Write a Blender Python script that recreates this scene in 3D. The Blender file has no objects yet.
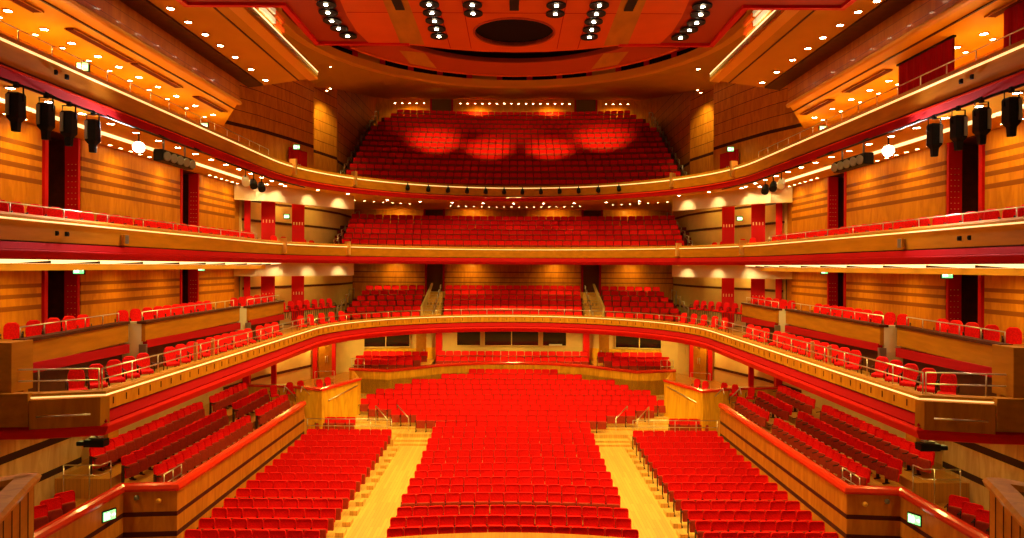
import bpy, math, random
from mathutils import Matrix, Vector
random.seed(7)
R_ = math.radians
E = 8.87                      # eye height above the stalls floor
SC = bpy.context.scene
COL = SC.collection

# ------------------------------------------------------------------ materials
def new_mat(name):
    m = bpy.data.materials.new(name); m.use_nodes = True
    nt = m.node_tree
    return m, nt, nt.nodes['Principled BSDF']

def mat(name, col, rough=.6, metal=0., noise=0., nscale=8., emit=None, es=0., coat=0., stretch=(1,1,1)):
    m, nt, b = new_mat(name)
    b.inputs['Roughness'].default_value = rough
    b.inputs['Metallic'].default_value = metal
    b.inputs['Coat Weight'].default_value = coat
    b.inputs['Specular IOR Level'].default_value = .5 if metal > 0 or coat > 0 else .12
    c = (*col, 1)
    if noise > 0:
        tc = nt.nodes.new('ShaderNodeTexCoord'); mp = nt.nodes.new('ShaderNodeMapping')
        mp.inputs['Scale'].default_value = stretch
        n = nt.nodes.new('ShaderNodeTexNoise'); n.inputs['Scale'].default_value = nscale
        n.inputs['Detail'].default_value = 4
        r = nt.nodes.new('ShaderNodeValToRGB')
        k0, k1 = 1-noise, 1+noise
        r.color_ramp.elements[0].position = .3; r.color_ramp.elements[1].position = .7
        r.color_ramp.elements[0].color = (col[0]*k0, col[1]*k0, col[2]*k0, 1)
        r.color_ramp.elements[1].color = (min(1,col[0]*k1), min(1,col[1]*k1), min(1,col[2]*k1), 1)
        nt.links.new(tc.outputs['Object'], mp.inputs['Vector']); nt.links.new(mp.outputs['Vector'], n.inputs['Vector'])
        nt.links.new(n.outputs['Fac'], r.inputs['Fac']); nt.links.new(r.outputs['Color'], b.inputs['Base Color'])
    else:
        b.inputs['Base Color'].default_value = c
    if emit:
        b.inputs['Emission Color'].default_value = (*emit, 1)
        b.inputs['Emission Strength'].default_value = es
    return m

def banded(name, col, dark, bands, rough=.5, coat=.04, joints=0.):
    """veneer with darker horizontal strips at the given (z0, z1) heights above the floor and a vertical grain"""
    m, nt, b = new_mat(name)
    N = nt.nodes.new; L = nt.links.new
    tc = N('ShaderNodeTexCoord'); sx = N('ShaderNodeSeparateXYZ'); L(tc.outputs['Object'], sx.inputs[0])
    mp = N('ShaderNodeMapping'); mp.inputs['Scale'].default_value = (1.6, 1.6, .35); L(tc.outputs['Object'], mp.inputs['Vector'])
    n = N('ShaderNodeTexNoise'); n.inputs['Scale'].default_value = 2.2; n.inputs['Detail'].default_value = 6; n.inputs['Distortion'].default_value = 1.2
    L(mp.outputs['Vector'], n.inputs['Vector'])
    r = N('ShaderNodeValToRGB'); e = r.color_ramp.elements
    e[0].position = .3; e[1].position = .7
    e[0].color = (col[0]*.8, col[1]*.72, col[2]*.7, 1); e[1].color = (min(1,col[0]*1.12), min(1,col[1]*1.18), col[2]*1.2, 1)
    L(n.outputs['Fac'], r.inputs['Fac'])
    acc = None
    for z0, z1 in bands:
        a = N('ShaderNodeMath'); a.operation = 'COMPARE'; a.inputs[1].default_value = (z0+z1)/2; a.inputs[2].default_value = (z1-z0)/2
        L(sx.outputs['Z'], a.inputs[0])
        if acc is None: acc = a.outputs[0]
        else:
            s = N('ShaderNodeMath'); s.operation = 'MAXIMUM'; L(acc, s.inputs[0]); L(a.outputs[0], s.inputs[1]); acc = s.outputs[0]
    mx = N('ShaderNodeMix'); mx.data_type = 'RGBA'
    if acc is not None: L(acc, mx.inputs['Factor'])
    else: mx.inputs['Factor'].default_value = 0
    L(r.outputs['Color'], mx.inputs['A']); mx.inputs['B'].default_value = (*dark, 1)
    L(mx.outputs['Result'], b.inputs['Base Color'])
    b.inputs['Roughness'].default_value = rough; b.inputs['Coat Weight'].default_value = coat
    b.inputs['Specular IOR Level'].default_value = .12
    return m

def plank_mat(name, col, rough=.35, w=.12):
    m, nt, b = new_mat(name)
    N = nt.nodes.new; L = nt.links.new
    tc = N('ShaderNodeTexCoord')
    mp = N('ShaderNodeMapping'); mp.inputs['Rotation'].default_value = (0, 0, R_(90)); L(tc.outputs['Object'], mp.inputs['Vector'])
    br = N('ShaderNodeTexBrick'); br.inputs['Scale'].default_value = 1.0
    br.inputs['Brick Width'].default_value = 1.6; br.inputs['Row Height'].default_value = w
    br.inputs['Mortar Size'].default_value = .004; br.inputs['Mortar'].default_value = (col[0]*.45, col[1]*.4, col[2]*.4, 1)
    br.inputs['Color1'].default_value = (*col, 1); br.inputs['Color2'].default_value = (col[0]*.8, col[1]*.76, col[2]*.72, 1)
    L(mp.outputs['Vector'], br.inputs['Vector']); L(br.outputs['Color'], b.inputs['Base Color'])
    b.inputs['Roughness'].default_value = rough; b.inputs['Coat Weight'].default_value = .2
    return m

def emis(name, col, s):
    m, nt, b = new_mat(name)
    b.inputs['Base Color'].default_value = (.8, .75, .6, 1)
    b.inputs['Emission Color'].default_value = (*col, 1); b.inputs['Emission Strength'].default_value = s
    return m

M = {}
M['seat_red'] = mat('seat_fabric', (.78, .006, .006), .8, noise=.15, nscale=30)
M['seat_under'] = mat('seat_underside', (.33, .03, .012), .5, noise=.15, nscale=10)
M['seat_iron'] = mat('seat_iron', (.05, .02, .015), .5)
M['wood'] = banded('honey_veneer', (.58, .215, .010), (.2, .05, .01), [])
M['wood_lit'] = banded('lit_honey_veneer', (.80, .40, .02), (.2, .05, .01), [])  # honey veneer again, with brighter light put into its colour
M['wood_brown'] = mat('brown_veneer', (.46, .165, .008), .55, noise=.15, nscale=3, stretch=(1, .3, 2))
M['wood_dark'] = mat('dark_wood', (.085, .022, .008), .5, noise=.2, nscale=4)
M['floor'] = plank_mat('pale_floor_boards', (.80, .46, .10))
M['floor_warm'] = plank_mat('warm_floor_boards', (.58, .24, .03))
M['cream'] = mat('cream_plaster', (.74, .50, .18), .8, noise=.05, nscale=2)
M['cream_strip'] = banded('cream_plaster_with_dark_strips', (.60, .36, .12), (.05, .018, .01), [(E-5.5, E-5.28), (E-6.45, E-6.25)], rough=.7, coat=0)
M['red'] = mat('red_lacquer', (.62, .008, .006), .5)
M['red_deep'] = mat('deep_red_paint', (.42, .004, .008), .8)
M['red_rail'] = mat('red_handrail', (.70, .03, .008), .25, coat=.5)
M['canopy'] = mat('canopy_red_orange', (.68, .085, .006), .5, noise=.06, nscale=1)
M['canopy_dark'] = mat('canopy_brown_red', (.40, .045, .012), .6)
M['carpet'] = mat('dark_red_carpet', (.16, .018, .008), .9)
M['black'] = mat('matt_black', (.012, .01, .01), .5)
M['slot'] = mat('slot_dark_red', (.10, .008, .003), .9)
M['door_brown'] = mat('brown_door_leaf', (.17, .06, .012), .6)
M['void'] = mat('dark_interior', (.010, .002, .002), .9)
M['grey'] = mat('grey_metal', (.25, .22, .19), .4, metal=.6)
M['silver'] = mat('brushed_steel', (.75, .66, .5), .28, metal=.9)
M['brass'] = mat('brass_strip', (.9, .6, .2), .3, metal=.8)
M['glass'] = mat('dark_window_glass', (.012, .008, .008), .08, coat=.5)
M['curtain'] = mat('dark_red_curtain', (.36, .003, .010), .85, noise=.15, nscale=6, stretch=(4, 4, .3))
M['ceil_brown'] = mat('ceiling_ochre', (.54, .25, .025), .7, noise=.05, nscale=1)
M['soffit'] = mat('soffit_orange', (.78, .38, .02), .6, noise=.05, nscale=1)
M['lip'] = mat('ceiling_lip_gold', (.75, .33, .04), .5)
M['led'] = emis('warm_strip_light', (1, .66, .20), 1.1)
M['led_w'] = emis('pale_strip_light', (1, .74, .30), 1.7)
M['lens'] = emis('lamp_lens', (1, .80, .50), 60)
M['lens_lo'] = emis('small_lamp_lens', (1, .7, .3), 40)
M['lens_hot'] = emis('floodlight_lens', (1, .93, .88), 1500)
M['green'] = emis('exit_green', (.12, .85, .25), 1.6)
M['pict'] = emis('exit_white', (.9, 1, .85), 3.5)
M['bulk'] = mat('pale_bulkhead', (.72, .52, .26), .7)
M['white'] = mat('white_paint', (.8, .72, .55), .6)

W_ = [(2.42, 2.57), (2.80, 2.95), (3.13, 3.28), (3.46, 3.60)]
M['panel_up'] = banded('upper_wall_veneer', (.60, .22, .009), (.25, .07, .006), [(a+E, b+E) for a, b in W_])
W_ = [(-.70, -.58), (-1.0, -.88), (-1.36, -1.22)]
M['panel_lo'] = banded('lower_wall_veneer', (.60, .22, .009), (.27, .075, .006), [(a+E, b+E) for a, b in W_])
M['rear_lo'] = banded('rear_wall_veneer', (.58, .18, .01), (.2, .05, .01), [(E-.45, E-.38), (E-.85, E-.78), (E-1.2, E-1.13)])
M['rear_up'] = banded('rear_wall_plain_veneer', (.62, .20, .01), (.2, .05, .01), [(E+4.2, E+4.22)])
tb = [(E+7.6+.62*i, E+7.63+.62*i) for i in range(9)] + [(E+6.8, E+6.98)]
M['wall_top'] = banded('gallery_wall_veneer', (.60, .22, .018), (.05, .014, .008), tb)
M['face_top'] = banded('bulkhead_veneer', (.48, .13, .008), (.18, .04, .01), [(E+7.0, E+7.02), (E+7.35, E+7.37)])
tw = [(E-7.52, E-7.42), (E-8.2, E-8.1)]
M['terrace_wall'] = banded('terrace_wall_veneer', (.54, .175, .015), (.07, .012, .012), [(E-7.64, E-7.50), (E-8.26, E-8.10)])

# ------------------------------------------------------------------ mesh helpers
class MB:
    def __init__(s): s.v = []; s.f = []; s.mi = []; s.sm = []
    def face(s, idx, m=0, smooth=False): s.f.append(tuple(idx)); s.mi.append(m); s.sm.append(smooth)
    def box(s, c, d, rz=0., m=0, rx=0.):
        """centre c, full size d"""
        b = len(s.v); cr, sr = math.cos(rz), math.sin(rz); cx, sx_ = math.cos(rx), math.sin(rx)
        for z in (-.5, .5):
            for x, y in ((-.5, -.5), (.5, -.5), (.5, .5), (-.5, .5)):
                X, Y, Z = x*d[0], y*d[1], z*d[2]
                Y, Z = Y*cx - Z*sx_, Y*sx_ + Z*cx
                s.v.append((c[0]+X*cr-Y*sr, c[1]+X*sr+Y*cr, c[2]+Z))
        for q in ((0,3,2,1), (4,5,6,7), (0,1,5,4), (1,2,6,5), (2,3,7,6), (3,0,4,7)): s.face([b+i for i in q], m)
        return s
    def prism(s, poly, z0, z1, m=0, top=True, bottom=True):
        """poly: list of (x, y); z0/z1 numbers or lists"""
        n = len(poly); b = len(s.v)
        Z0 = z0 if isinstance(z0, (list, tuple)) else [z0]*n
        Z1 = z1 if isinstance(z1, (list, tuple)) else [z1]*n
        for (x, y), z in zip(poly, Z0): s.v.append((x, y, z))
        for (x, y), z in zip(poly, Z1): s.v.append((x, y, z))
        area = sum(poly[i][0]*poly[(i+1) % n][1]-poly[(i+1) % n][0]*poly[i][1] for i in range(n))
        ccw = area > 0
        for i in range(n):
            j = (i+1) % n
            q = (b+i, b+j, b+n+j, b+n+i)
            s.face(q if ccw else q[::-1], m)
        t = list(range(b+n, b+2*n)); u = list(range(b, b+n))
        if top: s.face(t if ccw else t[::-1], m)
        if bottom: s.face(u[::-1] if ccw else u, m)
        return s
    def loft(s, rings, m=0, closed=False, caps=True, smooth=False):
        """rings of equal length lists of 3d points; ring is a closed section when closed"""
        b = len(s.v); n = len(rings[0])
        for r in rings: s.v.extend(r)
        k = n if closed else n-1
        for i in range(len(rings)-1):
            for j in range(k):
                a = b+i*n+j; c = b+i*n+(j+1) % n
                s.face((a, c, c+n, a+n), m, smooth)
        if closed and caps:
            s.face([b+j for j in range(n)][::-1], m); s.face([b+(len(rings)-1)*n+j for j in range(n)], m)
        return s
    def tube(s, pts, r, n=6, m=0):
        rings = []
        P = [Vector(p) for p in pts]
        for i, p in enumerate(P):
            t = (P[min(i+1, len(P)-1)] - P[max(i-1, 0)])
            if t.length < 1e-6: t = Vector((0, 0, 1))
            t.normalize()
            up = Vector((0, 0, 1)) if abs(t.z) < .9 else Vector((1, 0, 0))
            a = t.cross(up).normalized(); c = a.cross(t).normalized()
            rings.append([tuple(p + a*(r*math.cos(2*math.pi*k/n)) + c*(r*math.sin(2*math.pi*k/n))) for k in range(n)])
        return s.loft(rings, m, closed=True, smooth=True)
    def lathe(s, c, prof, n=12, m=0, axis=None):
        """prof: (radius, z) from bottom to top, around the z axis at c (or a direction)"""
        rings = []
        q = Matrix.Identity(3)
        if axis is not None: q = Vector((0, 0, 1)).rotation_difference(Vector(axis)).to_matrix()
        for r, z in prof:
            ring = []
            for k in range(n):
                p = q @ Vector((r*math.cos(2*math.pi*k/n), r*math.sin(2*math.pi*k/n), z))
                ring.append((c[0]+p.x, c[1]+p.y, c[2]+p.z))
            rings.append(ring)
        return s.loft(rings, m, closed=True, smooth=True)
    def mesh(s, name, mats):
        me = bpy.data.meshes.new(name)
        me.from_pydata(s.v, [], s.f)
        for x in (mats if isinstance(mats, (list, tuple)) else [mats]): me.materials.append(x)
        me.polygons.foreach_set('material_index', s.mi)
        me.polygons.foreach_set('use_smooth', s.sm)
        me.update()
        return me
    def build(s, name, mats, parent=None, bevel=0.):
        o = bpy.data.objects.new(name, s.mesh(name, mats)); COL.objects.link(o)
        if parent is not None:
            o.parent = parent
        if bevel > 0:
            md = o.modifiers.new('bevel', 'BEVEL'); md.width = bevel; md.segments = 2; md.limit_method = 'ANGLE'
        return o

def tag(o, label=None, cat=None, group=None, kind=None):
    if label: o['label'] = label
    if cat: o['category'] = cat
    if group: o['group'] = group
    if kind: o['kind'] = kind
    return o
def struct(o, label=None, cat=None): return tag(o, label, cat, None, 'structure')
def empty(name, loc=(0, 0, 0), rz=0.):
    o = bpy.data.objects.new(name, None); COL.objects.link(o); o.location = loc; o.rotation_euler = (0, 0, rz)
    o.empty_display_size = .1
    return o
def kids(o): return [c for c in bpy.data.objects if c.parent == o]
class Proto:
    """a thing with its children remembered, so that copying needs no search"""
    def __init__(s, root, tree): s.root = root; s.tree = tree; s.used = False   # tree: [(child, [grandchildren])]
    def place(s, loc, rz=0., label=None, cat=None, group=None):
        if not s.used:
            s.used = True; r = s.root
        else:
            r = s.root.copy(); COL.objects.link(r)
            for ch, gs in s.tree:
                c = ch.copy(); COL.objects.link(c); c.parent = r
                for g in gs:
                    d = g.copy(); COL.objects.link(d); d.parent = c
        r.location = loc; r.rotation_euler = (0, 0, rz)
        return tag(r, label, cat, group)

ORD = ['', 'first', 'second', 'third', 'fourth', 'fifth', 'sixth', 'seventh', 'eighth', 'ninth', 'tenth', 'eleventh', 'twelfth',
       'thirteenth', 'fourteenth', 'fifteenth', 'sixteenth', 'seventeenth', 'eighteenth', 'nineteenth', 'twentieth',
       'twenty-first', 'twenty-second', 'twenty-third', 'twenty-fourth', 'twenty-fifth', 'twenty-sixth', 'twenty-seventh',
       'twenty-eighth', 'twenty-ninth', 'thirtieth', 'thirty-first', 'thirty-second', 'thirty-third', 'thirty-fourth', 'thirty-fifth', 'thirty-sixth']
SIDE = {-1: 'left', 1: 'right'}
def P(x, d, z): return (x, d, z+E)

# U-shaped plan: straight sides at +-r, half circle about (0, c)
def U(r, c, dn, n=40, step=2.5):
    left = []
    d = dn
    while d < c-.01: left.append((-r, d)); d += step
    arc = [(-r*math.cos(math.pi*i/n), c + r*math.sin(math.pi*i/n)) for i in range(n+1)]
    return left + arc + [(-x, y) for x, y in reversed(left)]
def normals(path):
    out = []
    for i, p in enumerate(path):
        a = path[max(i-1, 0)]; b = path[min(i+1, len(path)-1)]
        ta = Vector((p[0]-a[0], p[1]-a[1])); tb = Vector((b[0]-p[0], b[1]-p[1]))
        if ta.length < 1e-6: ta = tb
        if tb.length < 1e-6: tb = ta
        ta.normalize(); tb.normalize()
        t = (ta+tb).normalized()
        k = 1/max(.4, t.dot(ta))
        out.append((-t.y*k, t.x*k))     # to the left of the direction of travel = outward for our U
    return out
def sweep(path, prof, closed=True, mb=None, m=0, smooth=False):
    """prof: (outward offset, Z rel. eye)"""
    mb = mb or MB(); nm = normals(path)
    rings = [[(x+nx*o, y+ny*o, z+E) for o, z in prof] for (x, y), (nx, ny) in zip(path, nm)]
    mb.loft(rings, m, closed=closed, smooth=smooth)
    return mb
def offset(path, o):
    return [(x+nx*o, y+ny*o) for (x, y), (nx, ny) in zip(path, normals(path))]
def resample(path, step, start=0.):
    out = []; acc = start; L = 0
    for a, b in zip(path, path[1:]):
        l = math.hypot(b[0]-a[0], b[1]-a[1])
        while acc <= L+l+1e-9:
            t = (acc-L)/l if l else 0
            out.append((a[0]+(b[0]-a[0])*t, a[1]+(b[1]-a[1])*t, math.atan2(b[1]-a[1], b[0]-a[0]))); acc += step
        L += l
    return out
def plen(path): return sum(math.hypot(b[0]-a[0], b[1]-a[1]) for a, b in zip(path, path[1:]))
def rail_on(name, path, z0, z1, bars, label, cat='handrail', step=1.6, group=None, r=.018, thing=True, base=None):
    ax, ay = path[0]; root = empty(name, (ax, ay, z0))
    path = [(x-ax, y-ay) for x, y in path]; bars = [b-z0 for b in bars]; z1 -= z0; z0 = 0
    for b in bars:
        mb = MB(); mb.tube([(x, y, b) for x, y in path], r); mb.build('rail_bar', M['silver'], root)
    n = max(1, round(plen(path)/step)); st = plen(path)/n - 1e-6
    for x, y, a in resample(path, st):
        mb = MB(); mb.tube([(x, y, z0), (x, y, z1)], r*.9); mb.build('rail_post', M['silver'], root)
    return tag(root, label, cat, group)

def spot(name, loc, power, col, angle, blend=.6, target=None, size=.15):
    l = bpy.data.lights.new(name, 'SPOT'); l.energy = power; l.color = col; l.spot_size = R_(angle); l.spot_blend = blend; l.shadow_soft_size = size
    o = bpy.data.objects.new(name, l); COL.objects.link(o); o.location = loc
    if target is not None:
        o.rotation_euler = (Vector(target)-Vector(loc)).to_track_quat('-Z', 'Y').to_euler()
    return o
def point(name, loc, power, col, size=.1):
    l = bpy.data.lights.new(name, 'POINT'); l.energy = power; l.color = col; l.shadow_soft_size = size
    o = bpy.data.objects.new(name, l); COL.objects.link(o); o.location = loc; return o

WARM = (1, .68, .08); WARM2 = (1, .73, .16)
# ------------------------------------------------------------------ camera
cam_d = bpy.data.cameras.new('camera'); cam = bpy.data.objects.new('camera', cam_d); COL.objects.link(cam)
cam_d.lens = 24; cam_d.sensor_width = 36; cam_d.clip_end = 300; cam_d.clip_start = .1
cam_d.shift_y = -2.4/1024; cam_d.shift_x = -1/1024
cam.matrix_world = Matrix.Translation((0, 0, E)) @ Matrix.Rotation(R_(90), 4, 'X') @ Matrix.Rotation(R_(.28), 4, 'Z')
SC.camera = cam

# ------------------------------------------------------------------ plans
C1, R1 = 32.5, 9.5     # circle front
C2, R2 = 31.0, 11.5    # first tier front
C3, R3 = 31.9, 11.3    # top tier front
WX = 14.4              # outer side wall
near = 12.0

# ================================================================== STALLS FLOOR
def row_top(n):    # seat top below the eye for row n of the centre stalls
    t = [(1, -8.0), (9, -8.0), (12, -7.87), (14, -7.78), (15, -7.72), (17, -7.55), (20, -7.27), (23, -6.85), (25, -6.50)]
    for (a, x), (b, y) in zip(t, t[1:]):
        if n <= b: return x + (y-x)*(n-a)/(b-a)
    return -6.5
def row_d(n): return 21.0 + .91*(n-1) + (.4 if n > 3 else 0)
mb = MB(); mb.prism([(-10.2, 14), (10.2, 14), (10.2, 36.5), (-10.2, 36.5)], -.3, 0)
struct(mb.build('floor', M['floor'], None))
mb = MB()
for n in range(10, 16):
    z = row_top(n) - .86 + E
    if z > .01: mb.prism([(-3.9, row_d(n)-.45), (3.9, row_d(n)-.45), (3.9, row_d(n)+.47), (-3.9, row_d(n)+.47)], 0.002, z)
for n in range(16, 26):
    z = row_top(n) - .86 + E
    w = 9.9 if n < 24 else 9.4
    d0 = row_d(n)-.45
    mb.prism([(-w, d0), (w, d0), (w, row_d(n)+.46), (-w, row_d(n)+.46)], 0.002, z)
mb.prism([(-9.4, row_d(25)+.46), (9.4, row_d(25)+.46), (9.4, 44.3), (-9.4, 44.3)], 0.002, row_top(25)-.86+E)
struct(mb.build('floor_rear_stalls', M['floor'], None))
# platform and steps that lead from the aisles to the cross aisle
for s in (-1, 1):
    mb = MB()
    x0, x1 = sorted((s*3.95, s*5.85)); mb.prism([(x0, 34.1), (x1, 34.1), (x1, 34.62), (x0, 34.62)], .0, .18)
    mb.prism([(x0-.25, 33.7), (x1+.25, 33.7), (x1+.1, 34.1), (x0-.1, 34.1)], .0, .09)
    x0, x1 = sorted((s*5.85, s*10.15)); mb.prism([(x0, 33.55), (x1, 33.55), (x1, 36.4), (x0, 36.4)], .0, .33)
    struct(mb.build('floor_cross_aisle', M['floor'], None))
for s in (-1, 1):
    rail_on('guard_rail', [(s*5.95, 33.65), (s*8.0, 33.65), (s*10.1, 33.65)], .33, 1.32, [1.32, .98], f'steel rail before the short seat row behind the {SIDE[s]} stalls block', step=1.0, r=.02)
    for k, (xa, ya, xb, yb) in enumerate(((6.1, 36.2, 5.35, 35.2), (7.2, 36.0, 6.4, 34.9))):
        mb = MB(); mb.tube([(s*xa, ya, .5), (s*xa, ya, 1.5), (s*xb, yb, 1.05), (s*xb, yb, .3)], .03)
        tag(mb.build('handrail', M['silver']), f'{["inner", "outer"][k]} sloping steel handrail at the steps behind the {SIDE[s]} aisle', 'handrail')
for s in (-1, 1):
    mb = MB()
    for n in range(1, 15):
        d0 = 20.6 + .93*(n-1) + (.12 if n > 4 else 0); x0, x1 = sorted((s*5.48, s*5.76)); mb.prism([(x0, d0-.2), (x1, d0-.2), (x1, d0+.25), (x0, d0+.25)], 0.001, .16)
    struct(mb.build('floor_row_end_step', M['floor']))
# stage front
arc = [(x, 20.60 - .033*x*x) for x in [-9.8+.7*i for i in range(29)]]
mb = MB(); mb.prism([(-9.8, 8)] + arc + [(9.8, 8)], .0, .85)
struct(mb.build('floor_stage', M['floor_warm'], None))

# ================================================================== SEATS
SEATS = []     # (x, d, z, rz, label, section)
def seat_row(pts, z, rz_list, rowlab, secfrom):
    for i, ((x, y), rz) in enumerate(zip(pts, rz_list)):
        SEATS.append((x, y, z, rz, rowlab, secfrom, i+1))
for n in range(1, 16):
    d0 = row_d(n); z = max(0, row_top(n)-.86+E)
    k = 15; pts = []; rz = []
    for i in range(k):
        x = (i-(k-1)/2)*.512 + (.03 if n % 2 else -.03)
        pts.append((x, d0 - .018*x*x)); rz.append(math.atan2(-.036*x, 1)*-1*-1)
    seat_row(pts, z, rz, f'{ORD[n]} row of centre stalls', 'left aisle')
left_edge = {16: 5.0, 17: 6.4, 18: 7.7, 19: 8.5, 20: 8.3, 21: 7.9, 22: 6.9, 23: 6.1, 24: 4.45, 25: 2.75}
for n in range(16, 26):
    k = int(round(2*left_edge[n]/.515)); z = row_top(n)-.86+E
    seat_row([((i-(k-1)/2)*.515 + (.05 if n % 2 else -.05), row_d(n)) for i in range(k)], z, [0]*k, f'{ORD[n-15]} row of rear stalls', 'left end')
for s in (-1, 1):
    for n in range(1, 15):
        d0 = 20.6 + .93*(n-1) + (.12 if n > 4 else 0)
        k = 8 if n > 2 else 8
        xs = [s*(5.8 + .512*(i+.5)) for i in range(k)]
        z = 0 if n < 11 else .035*(n-10)
        seat_row([(x, d0) for x in xs], z, [0]*k, f'{ORD[n]} row of {SIDE[s]} stalls block', 'aisle')
    xs = [s*(7.95+.50*(i+.5)) for i in range(4)]
    seat_row([(x, 34.6) for x in xs], .33, [0]*4, f'short railed row behind {SIDE[s]} stalls block', 'aisle')
# side terraces: three rows along the wall, facing the middle
TZ = [-7.12, -6.84, -6.56]
for s in (-1, 1):
    for r in range(3):
        X = 11.0 + 1.0*r
        for (a, b, sec) in ((21.2, 28.6, 'near'), (29.6, 33.7, 'far')):
            k = int((b-a)/.525)
            seat_row([(s*X, a+.26+.525*i) for i in range(k)], E+TZ[r], [s*R_(-68)]*k,
                     f'{["front", "middle", "back"][r]} {sec} row of {SIDE[s]} terrace', 'stage end')
    seat_row([(s*12.35, 17.2+.56*i) for i in range(4)], E-7.17, [s*R_(-50)]*4, f'short lower row of {SIDE[s]} terrace', 'stage end')
# parterre at the back under the circle
for s in (-1, 1):
    for r in range(3):
        k = [7, 8, 8][r]
        seat_row([(s*([6.15, 5.75, 5.45][r]+.25+.52*i), 42.15+.85*r) for i in range(k)], E-6.68+.17*r, [0]*k,
                 f'{ORD[r+1]} row of {SIDE[s]} rear parterre', 'centre')
for r in range(2):
    k = 19
    seat_row([((i-9)*.53, 44.95+.85*r) for i in range(k)], E-6.80+.26*r, [0]*k, f'{ORD[r+1]} row of centre rear parterre', 'left end')
# circle, centre blocks: arcs about (0, 25)
def arc_row(cx_c, rad, x0, x1, z, lab, frm, pitch=.515):
    k = int(abs(x1-x0)/pitch); pts = []; rz = []
    for i in range(k):
        x = x0 + (i+.5)*(x1-x0)/k
        d = cx_c + math.sqrt(rad*rad - x*x); pts.append((x, d)); rz.append(-math.asin(x/rad))
    seat_row(pts, z, rz, lab, frm)
CIR = [(43.1 + .98*n, -3.68 + .30*n) for n in range(7)]
for n, (d, z) in enumerate(CIR[:6]):
    for x0, x1, nm in ((-10.2+.05*n, -5.75-.07*n, 'left'), (-4.35-.07*n, 4.35+.07*n, 'centre'), (5.75+.07*n, 10.2-.05*n, 'right')):
        arc_row(22.0, d-22.0, x0, x1, E+z, f'{ORD[n+1]} row of {nm} circle block', 'left end')
T2 = [(43.6 + 1.0*n, .80 + .385*n) for n in range(6)]
for n, (d, z) in enumerate(T2):
    arc_row(8.0, d-8.0, -10.55-.12*n, 10.55+.12*n, E+z, f'{ORD[n+1]} row of first tier', 'left end')
T3 = [(44.4 + .91*n, 4.80 + .545*n) for n in range(14)]
for n, (d, z) in enumerate(T3):
    w = 10.9 if n < 10 else 10.9-.33*(n-9)
    arc_row(0.0, d, -w+.1, w-.1, E+z, f'{ORD[n+1]} row of top tier', 'left end')

# seat model (tip-up, seat folded): faces -Y
def seat_parts():
    back = MB()
    # cushion with rounded top corners, leaning back
    outline = [(-.243, .44), (.243, .44), (.250, .78), (.232, .838), (.19, .862), (-.19, .862), (-.232, .838), (-.250, .78)]
    def ring(y, k, dz=0): return [(x*k, y + (z-.44)*.16, .65+(z-.65)*k+dz) for x, z in outline]
    back.loft([ring(.0, .90), ring(-.03, .99), ring(.03, 1.0), ring(.06, .95)][::1], closed=True)
    seat = MB()
    o2 = [(-.22, .20), (.22, .20), (.225, .54), (.20, .585), (-.20, .585), (-.225, .54)]
    def r2(y, k): return [(x*k, y-.06+(z-.36)*.10, .39+(z-.39)*k) for x, z in o2]
    seat.loft([r2(-.075, .92), r2(-.055, 1.0), r2(-.02, 1.0)], closed=True)
    cush = MB(); cush.loft([r2(-.02, 1.0), r2(.04, .98), r2(.055, .9)], closed=True)
    arm = MB()
    for x in (-.256,):
        arm.box((x, -.13, .56), (.03, .28, .03)); arm.box((x, .0, .30), (.03, .10, .60)); arm.box((x, -.02, .015), (.06, .26, .03))
    return back, seat, cush, arm
b_, s_, c_, a_ = seat_parts()
root = empty('auditorium_seat')
pb = b_.build('backrest', M['seat_red'], root)
ps = s_.build('folded_seat', M['seat_under'], root)
pc = c_.build('seat_cushion', M['seat_red'], ps)
pa = a_.build('armrest', M['seat_iron'], root)
proto = Proto(root, [(pb, []), (ps, [pc]), (pa, [])])
def in_frame(x, d):
    return abs(683*x/d) < 520
order = sorted([q for q in SEATS if in_frame(q[0], q[1])], key=lambda q: q[0]**2+q[1]**2)
indiv = order[:300]; rest = order[300:]
GR = 'red tip-up auditorium seats'
for (x, y, z, rz, rl, frm, i) in indiv:
    proto.place((x, y, z), rz, f'red tip-up seat, {rl}, {ORD[i]} from {frm}', 'seat', GR)
mb = MB()
for (x, y, z, rz, rl, frm, i) in rest:
    cr, sr = math.cos(rz), math.sin(rz)
    for src, mi in ((b_, 0), (s_, 1), (a_, 2)):
        o = len(mb.v)
        mb.v.extend([(x+p[0]*cr-p[1]*sr, y+p[0]*sr+p[1]*cr, z+p[2]) for p in src.v])
        for f in src.f: mb.face([o+k for k in f], mi)
tag(mb.build('auditorium_seat', [M['seat_red'], M['seat_under'], M['seat_iron']]), 'the many further red tip-up seats filling rear stalls, circle and upper tiers', 'seat', GR, 'stuff')

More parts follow.
